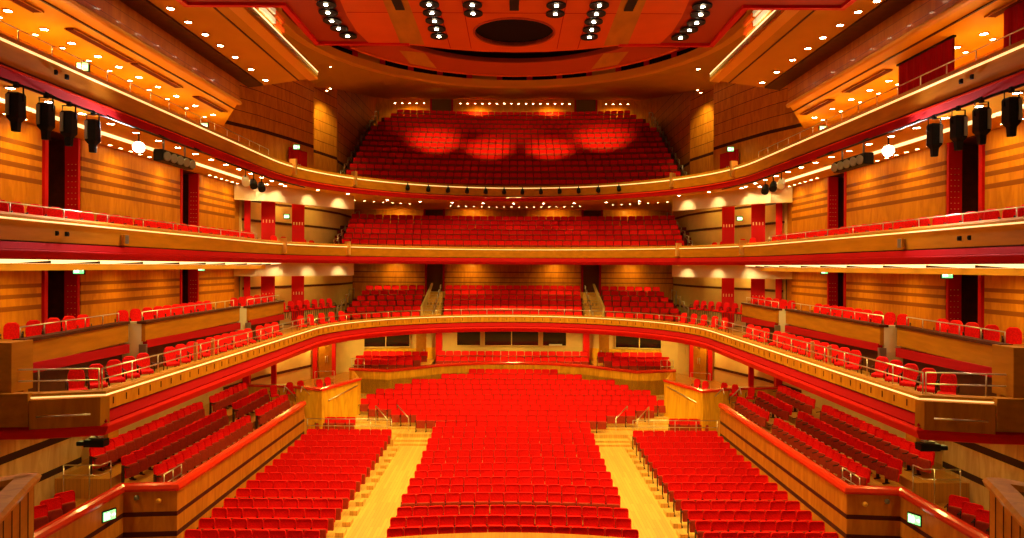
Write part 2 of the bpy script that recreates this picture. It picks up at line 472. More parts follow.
# ================================================================== TERRACES (side, above the stalls)
for s in (-1, 1):
    sd = SIDE[s]
    def Sx(pts): return [(s*x, y) for x, y in pts]
    wall = [(12.9, 12.5), (11.75, 16.6), (11.75, 20.65), (10.2, 20.8), (10.2, 33.5)]
    # parapet wall body
    th = .14
    mb = MB()
    for a, b in zip(wall, wall[1:]):
        pass
    path = Sx(wall)
    prof = [(0, -8.87), (0, -6.78), (s*-.14 if False else 0, -6.78)]
    nm = normals(path); sgn = 1 if s < 0 else -1     # outward = away from the middle
    def sw(prof, path=path, nm=nm, mb=None, m=0):
        mb = mb or MB()
        mb.loft([[(x+nx*o*sgn, y+ny*o*sgn, z+E) for o, z in prof] for (x, y), (nx, ny) in zip(path, nm)], m, closed=True)
        return mb
    w = sw([(0, -8.87), (.16, -8.87), (.16, -6.80), (0, -6.80)]).build(f'wall_terrace_{sd}', M['terrace_wall'])
    struct(w)
    r_ = sw([(-.07, -6.86), (-.10, -6.78), (-.07, -6.68), (.02, -6.64), (.14, -6.64), (.24, -6.68), (.24, -6.80), (.0, -6.86)]).build('parapet_rail', M['red_rail'])
    tag(r_, f'red lacquered handrail running along the {sd} terrace parapet above the stalls', 'handrail')
    # terrace floors, stepped
    mb = MB()
    for r in range(3):
        x0 = 10.36 + (0 if r == 0 else .95 + (r-1)*1.0); x1 = 14.4
        poly = Sx([(x0 if r else 10.36, 20.9), (x1, 20.9), (x1, 33.9), (x0 if r else 10.36, 33.9)])
        mb.prism(poly, E-8.87 + (0 if r == 0 else TZ[r-1]+8.87), E+TZ[r])
    mb.prism(Sx([(11.9, 12.5), (14.4, 12.5), (14.4, 20.9), (11.9, 20.9)]), E-8.87, E-7.17)
    struct(mb.build('floor_terrace', M['floor_warm'], None))
    # cream side wall with dark strips, near the stage
    mb = MB(); mb.prism(Sx([(14.0, 11), (14.4, 11), (14.4, 22.2), (14.0, 22.2)]), E-8.87, E-4.0)
    struct(mb.build(f'wall_{sd}_near', M['cream_strip']))
    # railing at the end of the rows
    rail_on('guard_rail', Sx([(13.4, 20.4), (12.3, 20.4), (12.25, 20.85)]), E-7.3, E-6.0, [E-6.0, E-6.3],
            f'square steel guard rail at the stage end of the {sd} terrace rows', step=.9)
    rail_on('guard_rail', Sx([(10.7, 21.0), (10.7, 22.1)]), E-7.1, E-6.45, [E-6.45, E-6.75], f'low steel rail on the {sd} terrace floor beside the front row', step=.55)
    # brown column behind the terrace end
    mb = MB(); mb.prism(Sx([(13.2, 22.3), (13.8, 22.3), (13.8, 22.9), (13.2, 22.9)]), E-7.1, E-4.0)
    struct(mb.build('column_terrace', M['wood_brown']))
    # spotlight unit under the balcony edge
    root = empty('projector_lamp', P(s*11.45, 18.8, -4.9))
    mb = MB(); mb.box((0, 0, 0), (.55, .3, .2)); mb.box((s*.35, 0, -.02), (.3, .2, .12)); mb.build('body', M['black'], root, .02)
    mb = MB(); mb.tube([(0, 0, .1), (0, 0, .9)], .03); mb.box((0, 0, .14), (.3, .2, .04)); mb.build('bracket', M['grey'], root)
    tag(root, f'black projector lamp hung under the balcony over the {sd} terrace', 'lamp')
    # exit sign on the return wall, tilted on its bracket
    # side box between terrace and rear parterre
    bx = Sx([(13.9, 35.6), (11.5, 35.3), (9.6, 34.4), (8.4, 37.8), (9.5, 41.0)])
    nmb = normals(bx)
    sw([(0, -8.87), (.14, -8.87), (.14, -6.32), (0, -6.32)], bx, nmb).build(f'wall_side_box_{sd}', M['wood_lit'])
    struct(bpy.data.objects[f'wall_side_box_{sd}'])
    mb = MB(); nb3 = normals(bx[:4])
    mb.loft([[(x+nx*o*sgn, y+ny*o*sgn, z+E) for o, z in [(-.06, -6.32), (-.06, -6.20), (.2, -6.20), (.2, -6.32)]] for (x, y), (nx, ny) in zip(bx[:4], nb3)], 0, closed=True)
    tag(mb.build('parapet_handrail', M['red_rail']), f'red cap on the small angled {sd} box below the circle', 'handrail')
    mb = MB(); mb.prism(Sx([(14.3, 35.4), (11.5, 35.4), (9.7, 34.6), (8.5, 37.9), (9.6, 41.2), (9.8, 46.5), (14.3, 46.5)]), E-8.87, E-6.95)
    struct(mb.build('floor_parterre_side', M['floor_warm']))
    mb = MB(); mb.tube([(s*9.42, 34.9, E-6.9), (s*8.5, 37.4, E-6.55)], .03)
    tag(mb.build('handrail', M['silver']), f'sloping steel handrail fixed to the front of the {sd} side box', 'handrail')
    # return wall of the terrace, far end: stairs with steel rails
    mb = MB()
    for i in range(5):
        mb.prism(Sx([(10.4, 33.95+.3*i), (11.3, 33.95+.3*i), (11.3, 34.25+.3*i), (10.4, 34.25+.3*i)]), 0, 1.4-.22*i)
    mb.prism(Sx([(11.3, 33.9), (14.4, 33.9), (14.4, 35.5), (11.3, 35.2)]), 0, E-7.0)
    struct(mb.build('floor_terrace_stair', M['floor_warm']))
    for k, (xa, ya) in enumerate(((10.45, 33.7), (11.3, 33.7))):
        mb = MB(); mb.tube([(s*xa, ya, E-6.25), (s*xa, ya+.2, E-6.0), (s*(xa-.2), ya+1.6, E-6.9), (s*(xa-.2), ya+1.65, E-7.6)], .03)
        tag(mb.build('handrail', M['silver']), f'{"inner" if k == 0 else "outer"} curved steel stair rail at the far end of the {sd} terrace', 'handrail')
    # cream wall with strip, red pilasters and doors at terrace level, behind the rows
    lv = [(14.4, 22.4), (14.4, 34.0), (13.9, 37.5), (12.4, 42.0), (11.0, 44.6), (9.9, 45.6)]
    nlv = normals(Sx(lv))
    sw([(0, -8.87), (.15, -8.87), (.15, -4.0), (0, -4.0)], Sx(lv), nlv).build(f'wall_{sd}_terrace_level', M['cream'])
    struct(bpy.data.objects[f'wall_{sd}_terrace_level'])
    sw([(-.04, -6.22), (.0, -6.22), (.0, -6.08), (-.04, -6.08)], Sx(lv[1:4]), normals(Sx(lv[1:4]))).build('trim_terrace_level', M['wood_dark'])
    struct(bpy.data.objects['trim_terrace_level' if s < 0 else 'trim_terrace_level.001'])
    for k, (px, py, w) in enumerate(((13.35, 38.2, .13), (12.15, 42.0, .12), (11.35, 43.3, .14), (14.0, 35.9, .2))):
        mb = MB(); mb.prism(Sx([(px-w, py-w*.7), (px+w, py-w*.7), (px+w, py+w*.7), (px-w, py+w*.7)]), E-6.95, E-4.02)
        mb2 = mb.build('pilaster', M['red'], None)
        tag(mb2, f'red pilaster under the circle on the {sd} side, {ORD[k+1]} from the stage', 'pillar', 'red pilasters under the circle')
    root = empty('double_door', (s*11.72, 42.75, E-6.95), s*R_(-62))
    for k in (-1, 1):
        mb = MB(); mb.box((k*.31, 0, 1.25), (.60, .07, 2.5)); d_ = mb.build('door', M['wood_brown'], root)
        mb = MB(); mb.tube([(k*.08, -.08, .9), (k*.08, -.08, 1.3)], .02); mb.build('handle', M['silver'], d_)
    tag(root, f'brown double door in the corner under the circle on the {sd} side', 'door')
    rail_on('guard_rail', Sx([(11.0, 38.0), (10.0, 38.3)]), E-6.95, E-5.9, [E-5.9, E-6.3], f'short steel rail behind the {sd} side box', step=.9)
    rail_on('guard_rail', Sx([(9.9, 42.0), (9.1, 41.9)]), E-6.9, E-5.7, [E-5.7, E-6.1, E-6.4], f'steel rail at the outer end of the {sd} rear parterre', step=.45)

# ================================================================== REAR PARTERRE
for s in (-1, 1): pass
pp = [(-9.9, 41.4), (-7.45, 40.75), (-4.6, 43.1), (-2.2, 44.05), (0, 44.25), (2.2, 44.05), (4.6, 43.1), (7.45, 40.75), (9.9, 41.4)]
sweep(pp, [(0, -8.87), (.12, -8.87), (.12, -6.32), (0, -6.32)]).build('wall_parterre', M['wood_lit'])
struct(bpy.data.objects['wall_parterre'])
tag(sweep(pp, [(-.06, -6.34), (-.07, -6.24), (.0, -6.18), (.2, -6.18), (.2, -6.34)]).build('parapet_rail', M['red_rail']), 'red lacquered rail curving along the rear parterre wall behind the stalls', 'handrail')
mb = MB()
back = [(9.9, 47.2), (-9.9, 47.2)]
mb.prism(pp + back, E-8.87+1.2, E-6.80)
for r in range(1, 3):
    for s in (-1, 1):
        x0, x1 = sorted((s*5.3, s*9.9)); mb.prism([(x0, 42.6+.85*(r-1)), (x1, 42.6+.85*(r-1)), (x1, 46.8), (x0, 46.8)], E-6.8, E-6.68+.17*r)
mb.prism([(-5.2, 45.4), (5.2, 45.4), (5.2, 47), (-5.2, 47)], E-6.8, E-6.54)
struct(mb.build('floor_parterre', M['floor_warm']))
# rear wall with observation windows
def zone_wall(name, pts, z0, z1, m, th=.15):
    p = list(pts); n2 = normals(p)
    mb = MB(); mb.loft([[(x, y, z0), (x+nx*th, y+ny*th, z0), (x+nx*th, y+ny*th, z1), (x, y, z1)] for (x, y), (nx, ny) in zip(p, n2)], 0, closed=True)
    return struct(mb.build(name, m))
zone_wall('wall_rear_stalls', [(-11.2, 44.2), (-10.2, 45.7), (-6.5, 46.3), (-5.2, 47.0), (5.2, 47.0), (6.5, 46.3), (10.2, 45.7), (11.2, 44.2)], E-6.9, E-4.0, M['cream'])
zone_wall('wall_rear_dado', [(-9.9, 45.62), (-6.6, 46.15), (-5.2, 46.88)], E-6.9, E-5.55, M['wood_lit'], .06)
zone_wall('wall_rear_dado', [(5.2, 46.88), (6.6, 46.15), (9.9, 45.62)], E-6.9, E-5.55, M['wood_lit'], .06)
def window(name, xa, ya, xb, yb, z0, z1, panes, label):
    root = empty(name, ((xa+xb)/2, (ya+yb)/2, (z0+z1)/2), math.atan2(yb-ya, xb-xa))
    L = math.hypot(xb-xa, yb-ya); h = z1-z0; f = .07
    mb = MB()
    mb.box((0, -.03, h/2), (L+f, .08, f)); mb.box((0, -.03, -h/2), (L+f, .08, f))
    for i in range(panes+1): mb.box((-L/2+L*i/panes, -.03, 0), (f, .08, h))
    mb.build('window_frame', M['cream'], root)
    for i in range(panes):
        mb = MB(); mb.box((-L/2+L*(i+.5)/panes, -.012, 0), (L/panes-f, .02, h-f)); mb.build('pane', M['glass'], root)
    return tag(root, label, 'window', None, 'structure')
z0, z1 = E-5.45, E-4.42
window('window_1', -3.85, 46.96, -2.2, 46.96, z0, z1, 1, 'dark control room window, left of the wide middle one')
window('window_2', -1.95, 46.96, 1.8, 46.96, z0, z1, 2, 'wide dark double control room window in the middle of the rear wall')
window('window_3', 2.05, 46.96, 3.7, 46.96, z0, z1, 1, 'dark control room window right of the middle, pale desk visible inside')
window('window_4', -10.1, 45.65, -6.95, 46.16, z0, z1, 2, 'dark double window above the left rear parterre seats')
window('window_5', 6.95, 46.16, 10.1, 45.65, z0, z1, 2, 'dark double window above the right rear parterre seats')
mb = MB(); mb.box((2.95, 46.9, E-5.36), (.9, .12, .09)); tag(mb.build('control_desk', M['white']), 'pale desk edge seen in the control room window', 'desk')
for s in (-1, 1):
    for k, (x, w, mm, nm_) in enumerate(((5.0, .42, 'red', 'red column beside the control room windows'), (5.95, .4, 'wood_brown', 'brown door leaf between window walls'))):
        if k == 0:
            mb = MB(); mb.prism([(s*x-w/2, 46.2), (s*x+w/2, 46.2), (s*x+w/2, 46.7), (s*x-w/2, 46.7)], E-6.7, E-4.02)
            tag(mb.build('pilaster', M[mm]), f'{nm_}, {SIDE[s]} of centre', 'pillar')
        else:
            root = empty('door_leaf', (s*6.05, 45.2, E-6.75), s*R_(35))
            mb = MB(); mb.box((0, 0, 1.3), (.85, .07, 2.6)); mb.build('panel', M[mm], root)
            mb = MB(); mb.box((s*-.3, -.05, 1.1), (.05, .05, .3)); mb.build('handle', M['silver'], root)
            tag(root, f'brown door leaf standing open in the rear wall, {SIDE[s]} of the control room', 'door')

# ================================================================== BALCONIES
def balcony(name, path, prof_parts, label, deck_outer, zdeck, zsoff, soff_mat, extra=None):
    root = empty(name, P(0, path[0][1], zdeck)); base = Vector(root.location)
    def b(mb, nm, m):
        mb.v = [(x-base.x, y-base.y, z-base.z) for x, y, z in mb.v]
        return mb.build(nm, m, root)
    for nm, prof, m in prof_parts:
        b(sweep(path, prof), nm, m)
    mb = MB(); poly = offset(path, .10) + deck_outer
    mb.prism(poly, zsoff+E, zdeck+E)
    b(mb, 'deck', soff_mat)
    return tag(root, label, 'balcony'), base
# outer boundaries, listed from right-near round the back to left-near
outer1 = [(WX, 15.5), (WX, 36.0), (12.4, 42.0), (11.6, 46), (11.6, 50.0), (-11.6, 50.0), (-11.6, 46), (-12.4, 42.0), (-WX, 36.0), (-WX, 15.5)]
path1 = [(-16.5, 15.0), (-10.9, 15.55)] + U(R1, C1, 15.95) + [(10.9, 15.55), (16.5, 15.0)]
outer1b = outer1
parts1 = [
    ('light_strip', [(-.03, -3.055), (-.03, -3.025), (.05, -3.025), (.05, -3.055)], M['led']),
    ('cap', [(.0, -3.02), (.0, -2.96), (.22, -2.94), (.30, -3.0), (.30, -3.1), (.05, -3.06)], M['wood_brown']),
    ('fascia', [(.0, -3.07), (.0, -3.40), (.2, -3.40), (.2, -3.07)], M['wood']),
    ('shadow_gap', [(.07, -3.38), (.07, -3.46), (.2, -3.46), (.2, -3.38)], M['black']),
    ('upper_band', [(.05, -3.44), (-.04, -3.66), (.0, -3.72), (.25, -3.72), (.25, -3.44)], M['red_deep']),
    ('lower_band', [(-.04, -3.70), (-.10, -3.76), (-.08, -3.82), (.02, -3.98), (.12, -4.02), (.25, -4.02), (.25, -3.70)], M['red']),
]
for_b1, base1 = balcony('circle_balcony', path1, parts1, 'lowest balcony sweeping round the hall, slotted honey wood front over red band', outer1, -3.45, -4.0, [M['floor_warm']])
for s in (-1, 1):
    mb = MB(); mb.prism([(s*10.93, 15.44), (s*9.56, 15.84), (s*9.44, 16.0), (s*9.5, 16.1), (s*10.93, 15.7)], E-3.74, E-3.075)
    mb.v = [(x-base1.x, y-base1.y, z-base1.z) for x, y, z in mb.v]; mb.build('return_fascia', M['wood'], for_b1)
    mb = MB(); mb.tube([(s*10.75, 15.42, E-3.45), (s*9.72, 15.72, E-3.45)], .022)
    mb.v = [(x-base1.x, y-base1.y, z-base1.z) for x, y, z in mb.v]; mb.build('return_rail', M['silver'], for_b1)
    for k, (X, d, z) in enumerate(((10.2, 38.0, 11.0), (10.9, 40.6, 10.45), (11.15, 41.4, 10.4))):
        pass
# slots and fixtures on the circle front
def stud(path, step, z, size, m, name, root, base, o=-.012, start=.3):
    mb = MB()
    for x, y, a in resample(path, step, start):
        mb.box((x, y, z+E), size, a)
    mb.v = [(x-base.x, y-base.y, z_-base.z) for x, y, z_ in mb.v]
    ob = mb.build(name, m, root); ob['kind'] = 'stuff'
    return ob
stud(offset(path1, -.003)[2:-2], .55, -3.22, (.03, .02, .16), M['wood_dark'], 'ventilation_slot', for_b1, base1)

path2 = U(R2, C2, 12.0)
outer2 = [(WX+.12, 12.0), (WX+.12, 36.0), (13.5, 40.0), (12.4, 44.0), (12.2, 50.6), (-12.2, 50.6), (-12.4, 44.0), (-13.5, 40.0), (-WX-.12, 36.0), (-WX-.12, 12.0)]
parts2 = [
    ('light_strip', [(-.03, 1.04), (-.03, 1.07), (.05, 1.07), (.05, 1.03)], M['led']),
    ('cap', [(.0, 1.07), (.0, 1.13), (.1, 1.2), (.28, 1.2), (.3, 1.05), (.05, 1.03)], M['wood_brown']),
    ('fascia', [(.0, 1.03), (.03, .56), (.2, .56), (.2, 1.03)], M['wood_brown']),
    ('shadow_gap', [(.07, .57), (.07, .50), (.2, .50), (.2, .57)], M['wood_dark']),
    ('upper_band', [(-.0, .52), (-.04, .36), (.0, .33), (.25, .33), (.25, .52)], M['red_deep']),
    ('lower_band', [(-.02, .36), (-.07, .32), (-.06, .28), (.02, .13), (.25, .13), (.25, .34)], M['red_deep']),
]
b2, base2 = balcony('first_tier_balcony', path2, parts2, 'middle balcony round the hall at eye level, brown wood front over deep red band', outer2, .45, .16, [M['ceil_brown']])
path3 = U(R3, C3, 10.0)
outer3 = [(WX+1, 10.0), (WX+1, 36.0), (13.9, 38.0), (12.4, 44.0), (11.6, 58.0), (-11.6, 58.0), (-12.4, 44.0), (-13.9, 38.0), (-WX-1, 36.0), (-WX-1, 10.0)]
parts3 = [
    ('light_strip', [(-.03, 4.93), (-.03, 4.98), (.05, 4.98), (.05, 4.93)], M['led']),
    ('cap', [(.0, 4.98), (.0, 5.03), (.05, 5.12), (.3, 5.12), (.3, 4.95), (.05, 4.93)], M['wood_brown']),
    ('fascia', [(.0, 4.93), (.04, 4.47), (.2, 4.47), (.2, 4.93)], M['wood_brown']),
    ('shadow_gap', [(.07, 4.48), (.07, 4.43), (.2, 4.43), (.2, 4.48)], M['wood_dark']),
    ('upper_band', [(.06, 4.44), (-.05, 4.38), (-.05, 4.34), (.25, 4.34), (.25, 4.44)], M['red_rail']),
    ('lower_band', [(-.02, 4.35), (.02, 4.14), (.25, 4.14), (.25, 4.35)], M['red_deep']),
]
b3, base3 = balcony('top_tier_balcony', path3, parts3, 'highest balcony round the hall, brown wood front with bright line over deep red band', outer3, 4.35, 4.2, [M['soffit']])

# raked decks behind the fronts
def rake(name, rows, w0, w1, arc_c, d_end, m, zbase, stair=None):
    mb = MB()
    for n, (d, z) in enumerate(rows):
        w = w0+(w1-w0)*n/(len(rows)-1)
        rad = d - arc_c - .5
        N = 16
        front = [(-w+2*w*i/N, arc_c + math.sqrt(rad*rad-(-w+2*w*i/N)**2)) for i in range(N+1)]
        mb.prism(front + [(w, d_end), (-w, d_end)], zbase+E, z+E)
    return struct(mb.build(name, m))
rake('floor_circle', CIR[:6], 10.6, 10.6, 22.0, 49.6, M['carpet'], -3.5)
rake('floor_first_tier', T2, 11.2, 11.8, 8.0, 50.3, M['carpet'], .4)
rake('floor_top_tier', T3, 11.3, 10.6, 0.0, 57.3, M['carpet'], 4.3)
# aisle stairs in the circle (fair wood blocks) with steel rails
for s in (-1, 1):
    mb = MB()
    for n in range(12):
        d = 42.6 + .5*n; z = -3.55 + .155*n
        x0, x1 = sorted((s*(4.5+.035*n), s*(5.65+.035*n)))
        mb.prism([(x0, d-1.0*.5), (x1, d-.5), (x1, 49.2), (x0, 49.2)], E-3.6, E+z+.04)
    struct(mb.build('floor_circle_stair', M['floor']))
    mb = MB(); root = empty('stair_rail', (s*5.05, 43, E-3.3))
    for n in range(6):
        q = MB(); yy = .9*n; zz = .3*n
        q.tube([(0, yy, zz), (0, yy, zz+.45), (0, yy+.3, zz+.5), (0, yy+.3, zz+.25)], .04); q.build('rail_loop', M['silver'], root)
    tag(root, f'stepped steel hand loops in the middle of the {SIDE[s]} circle stair', 'handrail')
    mb = MB(); x0, x1 = sorted((s*5.72, s*5.86)); mb.prism([(x0, 43.4), (x1, 43.4), (x1, 48.9), (x0, 48.9)], [E-3.3, E-3.3, E-1.3, E-1.3], [E-2.55, E-2.55, E-1.2, E-1.2])
    struct(mb.build('wall_circle_stair', M['cream']))

# ================================================================== REAR WALLS OF EACH LEVEL
def rear_level(nm, x0, dw, z0, z1, m, openings, depth=.4):
    """flat rear wall with dark rectangular openings"""
    xs = [-x0]
    for a, b in openings: xs += [a, b]
    xs.append(x0)
    for i in range(0, len(xs), 2):
        mb = MB(); mb.prism([(xs[i], dw), (xs[i+1], dw), (xs[i+1], dw+.15), (xs[i], dw+.15)], z0+E, z1+E); struct(mb.build('wall_rear_'+nm, m))
    for k, (a, b) in enumerate(openings):
        root = empty('doorway', ((a+b)/2, dw, z0+E))
        w = b-a; h = z1-z0
        mb = MB(); mb.box((-w/2+.06, -.02, h/2), (.12, .3, h)); mb.box((w/2-.06, -.02, h/2), (.12, .3, h)); mb.build('jamb', M['red_deep'], root)
        mb = MB(); mb.box((0, depth, h/2), (w+.2, .1, h)); mb.build('door', M['door_brown'], root)
        mb = MB(); mb.box((-w/2, depth/2, h/2), (.06, depth, h)); mb.box((w/2, depth/2, h/2), (.06, depth, h)); mb.build('side_lining', M['wood_dark'], root)
        tag(root, f'dark doorway in the {nm.replace("_", " ")} rear wall, {["left", "right"][k]} of centre', 'doorway', None, 'structure')
rear_level('circle', 11.6, 49.4, -2.6, .2, M['rear_lo'], [(-6.35, -4.95), (4.95, 6.35)])
rear_level('first_tier', 12.2, 50.4, 2.2, 4.3, M['rear_up'], [(-6.6, -5.05), (5.05, 6.6)])
rear_level('top_tier', 11.6, 57.3, 11.0, 14.3, M['rear_up'], [(-7.0, -5.1), (5.1, 7.0)])

# ================================================================== SIDE WALLS, with panels, doorways and red fins
for s in (-1, 1):
    sd = SIDE[s]
    def Sx(pts): return [(s*x, y) for x, y in pts]
    for lev, (z0, z1, pm) in {'lower': (-3.4, -.02, 'panel_lo'), 'upper': (.5, 4.18, 'panel_up')}.items():
        lname = {'lower': 'box level', 'upper': 'first tier'}[lev]
        ps_ = [(10.0, 20.85, 'nearest the stage'), (22.75, 29.5, 'wide middle'), (31.3, 35.3, 'small rear')]
        for a, b, w in ps_:
            mb = MB(); mb.box((s*(WX+.06), (a+b)/2, (z0+z1)/2+E), (.12, b-a, z1-z0))
            # vertices are in world coordinates, so the strips sit at true heights
            tag(mb.build('wall_panel', M[pm], None), f'{w} honey veneer wall panel with dark strips, {sd} wall, {lname}', 'wall panel')
        # backing wall
        segs = [(10, 21.1), (22.7, 29.7), (31.3, 36.2)]
        for a, b in segs:
            mb = MB(); mb.prism(Sx([(WX+.13, a), (WX+.35, a), (WX+.35, b), (WX+.13, b)]), z0+E-.05, z1+E); struct(mb.build(f'wall_{sd}_{lev}', M['wood_brown']))
        for k, (a, b) in enumerate(((21.1, 22.7), (29.7, 31.3))):
            root = empty('doorway', (s*WX, (a+b)/2, z0+E))
            h = z1-z0
            mb = MB(); mb.box((s*.30, (a-b)/2-.05, h/2), (.62, .16, h)); mb.build('jamb', M['red'], root)
            f0 = .0 if lev == 'upper' else .55
            mb = MB(); mb.box((s*.22, (b-a)/2-.06, h/2), (.44, .12, h))
            j = mb.build('perforated_panel', M['red'], root)
            d_ = MB()
            for ii in range(3):
                for jj in range(9): d_.box((s*(.08+.12*ii), (b-a)/2-.125, h*.35+jj*.19), (.035, .012, .02))
            d_.build('hole', M['brass'], j)['kind'] = 'stuff'
            mb = MB(); mb.box((s*1.7, 0, h/2), (.1, b-a+1.6, h)); mb.build('corridor_wall', M['cream'], root)
            mb = MB(); mb.box((s*1.63, 0, h*.5), (.03, b-a+1.6, .18)); mb.build('corridor_strip', M['wood_dark'], root)
            mb = MB(); mb.box((s*.9, (b-a)/2+.3, h/2), (1.6, .1, h)); mb.box((s*.9, (a-b)/2-.3, h/2), (1.6, .1, h)); mb.build('corridor_end', M['wood_dark'], root)
            mb = MB(); mb.box((s*.95, 0, h+.02), (1.7, b-a+1.6, .06)); mb.box((s*.95, 0, -.03), (1.7, b-a+1.6, .06)); mb.build('corridor_slab', M['wood_dark'], root)
            tag(root, f'doorway with red perforated panel, {["nearer", "farther"][k]} one of the {sd} wall, {lname}', 'doorway', None, 'structure')
    # curved corner walls behind the tiers
    def cw(nm, pts, z0, z1, m, th=.15):
        p = Sx(pts); n2 = normals(p)
        mb = MB(); mb.loft([[(x, y, z0+E), (x+nx*th*sgn2, y+ny*th*sgn2, z0+E), (x+nx*th*sgn2, y+ny*th*sgn2, z1+E), (x, y, z1+E)] for (x, y), (nx, ny) in zip(p, n2)], 0, closed=True)
        return struct(mb.build(nm, m))
    sgn2 = 1 if s < 0 else -1
    corner = [(14.4, 36.2), (13.9, 38.5), (13.0, 41.0), (12.2, 43.5), (11.75, 46.0), (11.7, 50.2)]
    cw(f'wall_corner_{sd}_first_tier', corner, .46, 4.19, M['cream'])
    cw(f'wall_corner_{sd}_circle', [(x-.05, y) for x, y in corner], -3.44, .15, M['cream'])
    for z in (2.37,): cw('trim_corner', [(x-.05, y) for x, y in corner], z, z+.13, M['wood_dark'], .05)
    for z in (3.45,): cw('trim_corner', [(x-.05, y) for x, y in corner], z, z+.13, M['wood_dark'], .05)
    for z in (-1.3, -2.75): cw('trim_corner', [(x-.1, y) for x, y in corner], z, z+.13, M['wood_dark'], .05)
    # pale bulkheads under the upper tiers that catch the spots
    bulk = [(14.35, 35.1), (13.4, 35.5), (12.5, 36.3), (11.2, 38.6), (9.55, 41.0)]
    for nm_, z0, z1, lab in (('first_tier', 3.38, 4.2, 'under the top tier'), ('circle', -.57, .16, 'under the first tier')):
        p = Sx(bulk); n2 = normals(p); mb = MB()
        mb.loft([[(x, y, z0+E), (x+nx*.25*sgn2, y+ny*.25*sgn2, z0+E), (x+nx*.25*sgn2, y+ny*.25*sgn2, z1+E), (x, y, z1+E)] for (x, y), (nx, ny) in zip(p, n2)], 0, closed=True)
        tag(mb.build('curved_bulkhead', M['bulk']), f'pale curved bulkhead lit by spots {lab}, {sd} rear corner', 'bulkhead')
    # red columns in the corner
    for k, (px, py, w) in enumerate(((13.35, 37.2, .36), (12.35, 39.2, .34), (14.15, 36.35, .16))):
        for lev, z0, z1 in (('first tier', .5, 4.15), ('circle', -3.4, .1)):
            root = empty('corner_column', (s*px, py, z0+E), s*R_(-20))
            mb = MB(); mb.box((0, 0, (z1-z0)/2), (2*w, .3, z1-z0)); mb.build('shaft', M['red'], root)
            if k < 2:
                mb = MB()
                for i in range(4): mb.box((-w*.7+i*w*.45, -.16, (z1-z0)*.52), (.05, .03, .16))
                mb.build('glint_strip', M['brass'], root)['kind'] = 'stuff'
            tag(root, f'{["broad red column with brass strip, nearer the stage", "broad red column with brass strip, farther from stage", "narrow plain red column at panel end"][k]}, {sd} corner, {lev}', 'pillar')

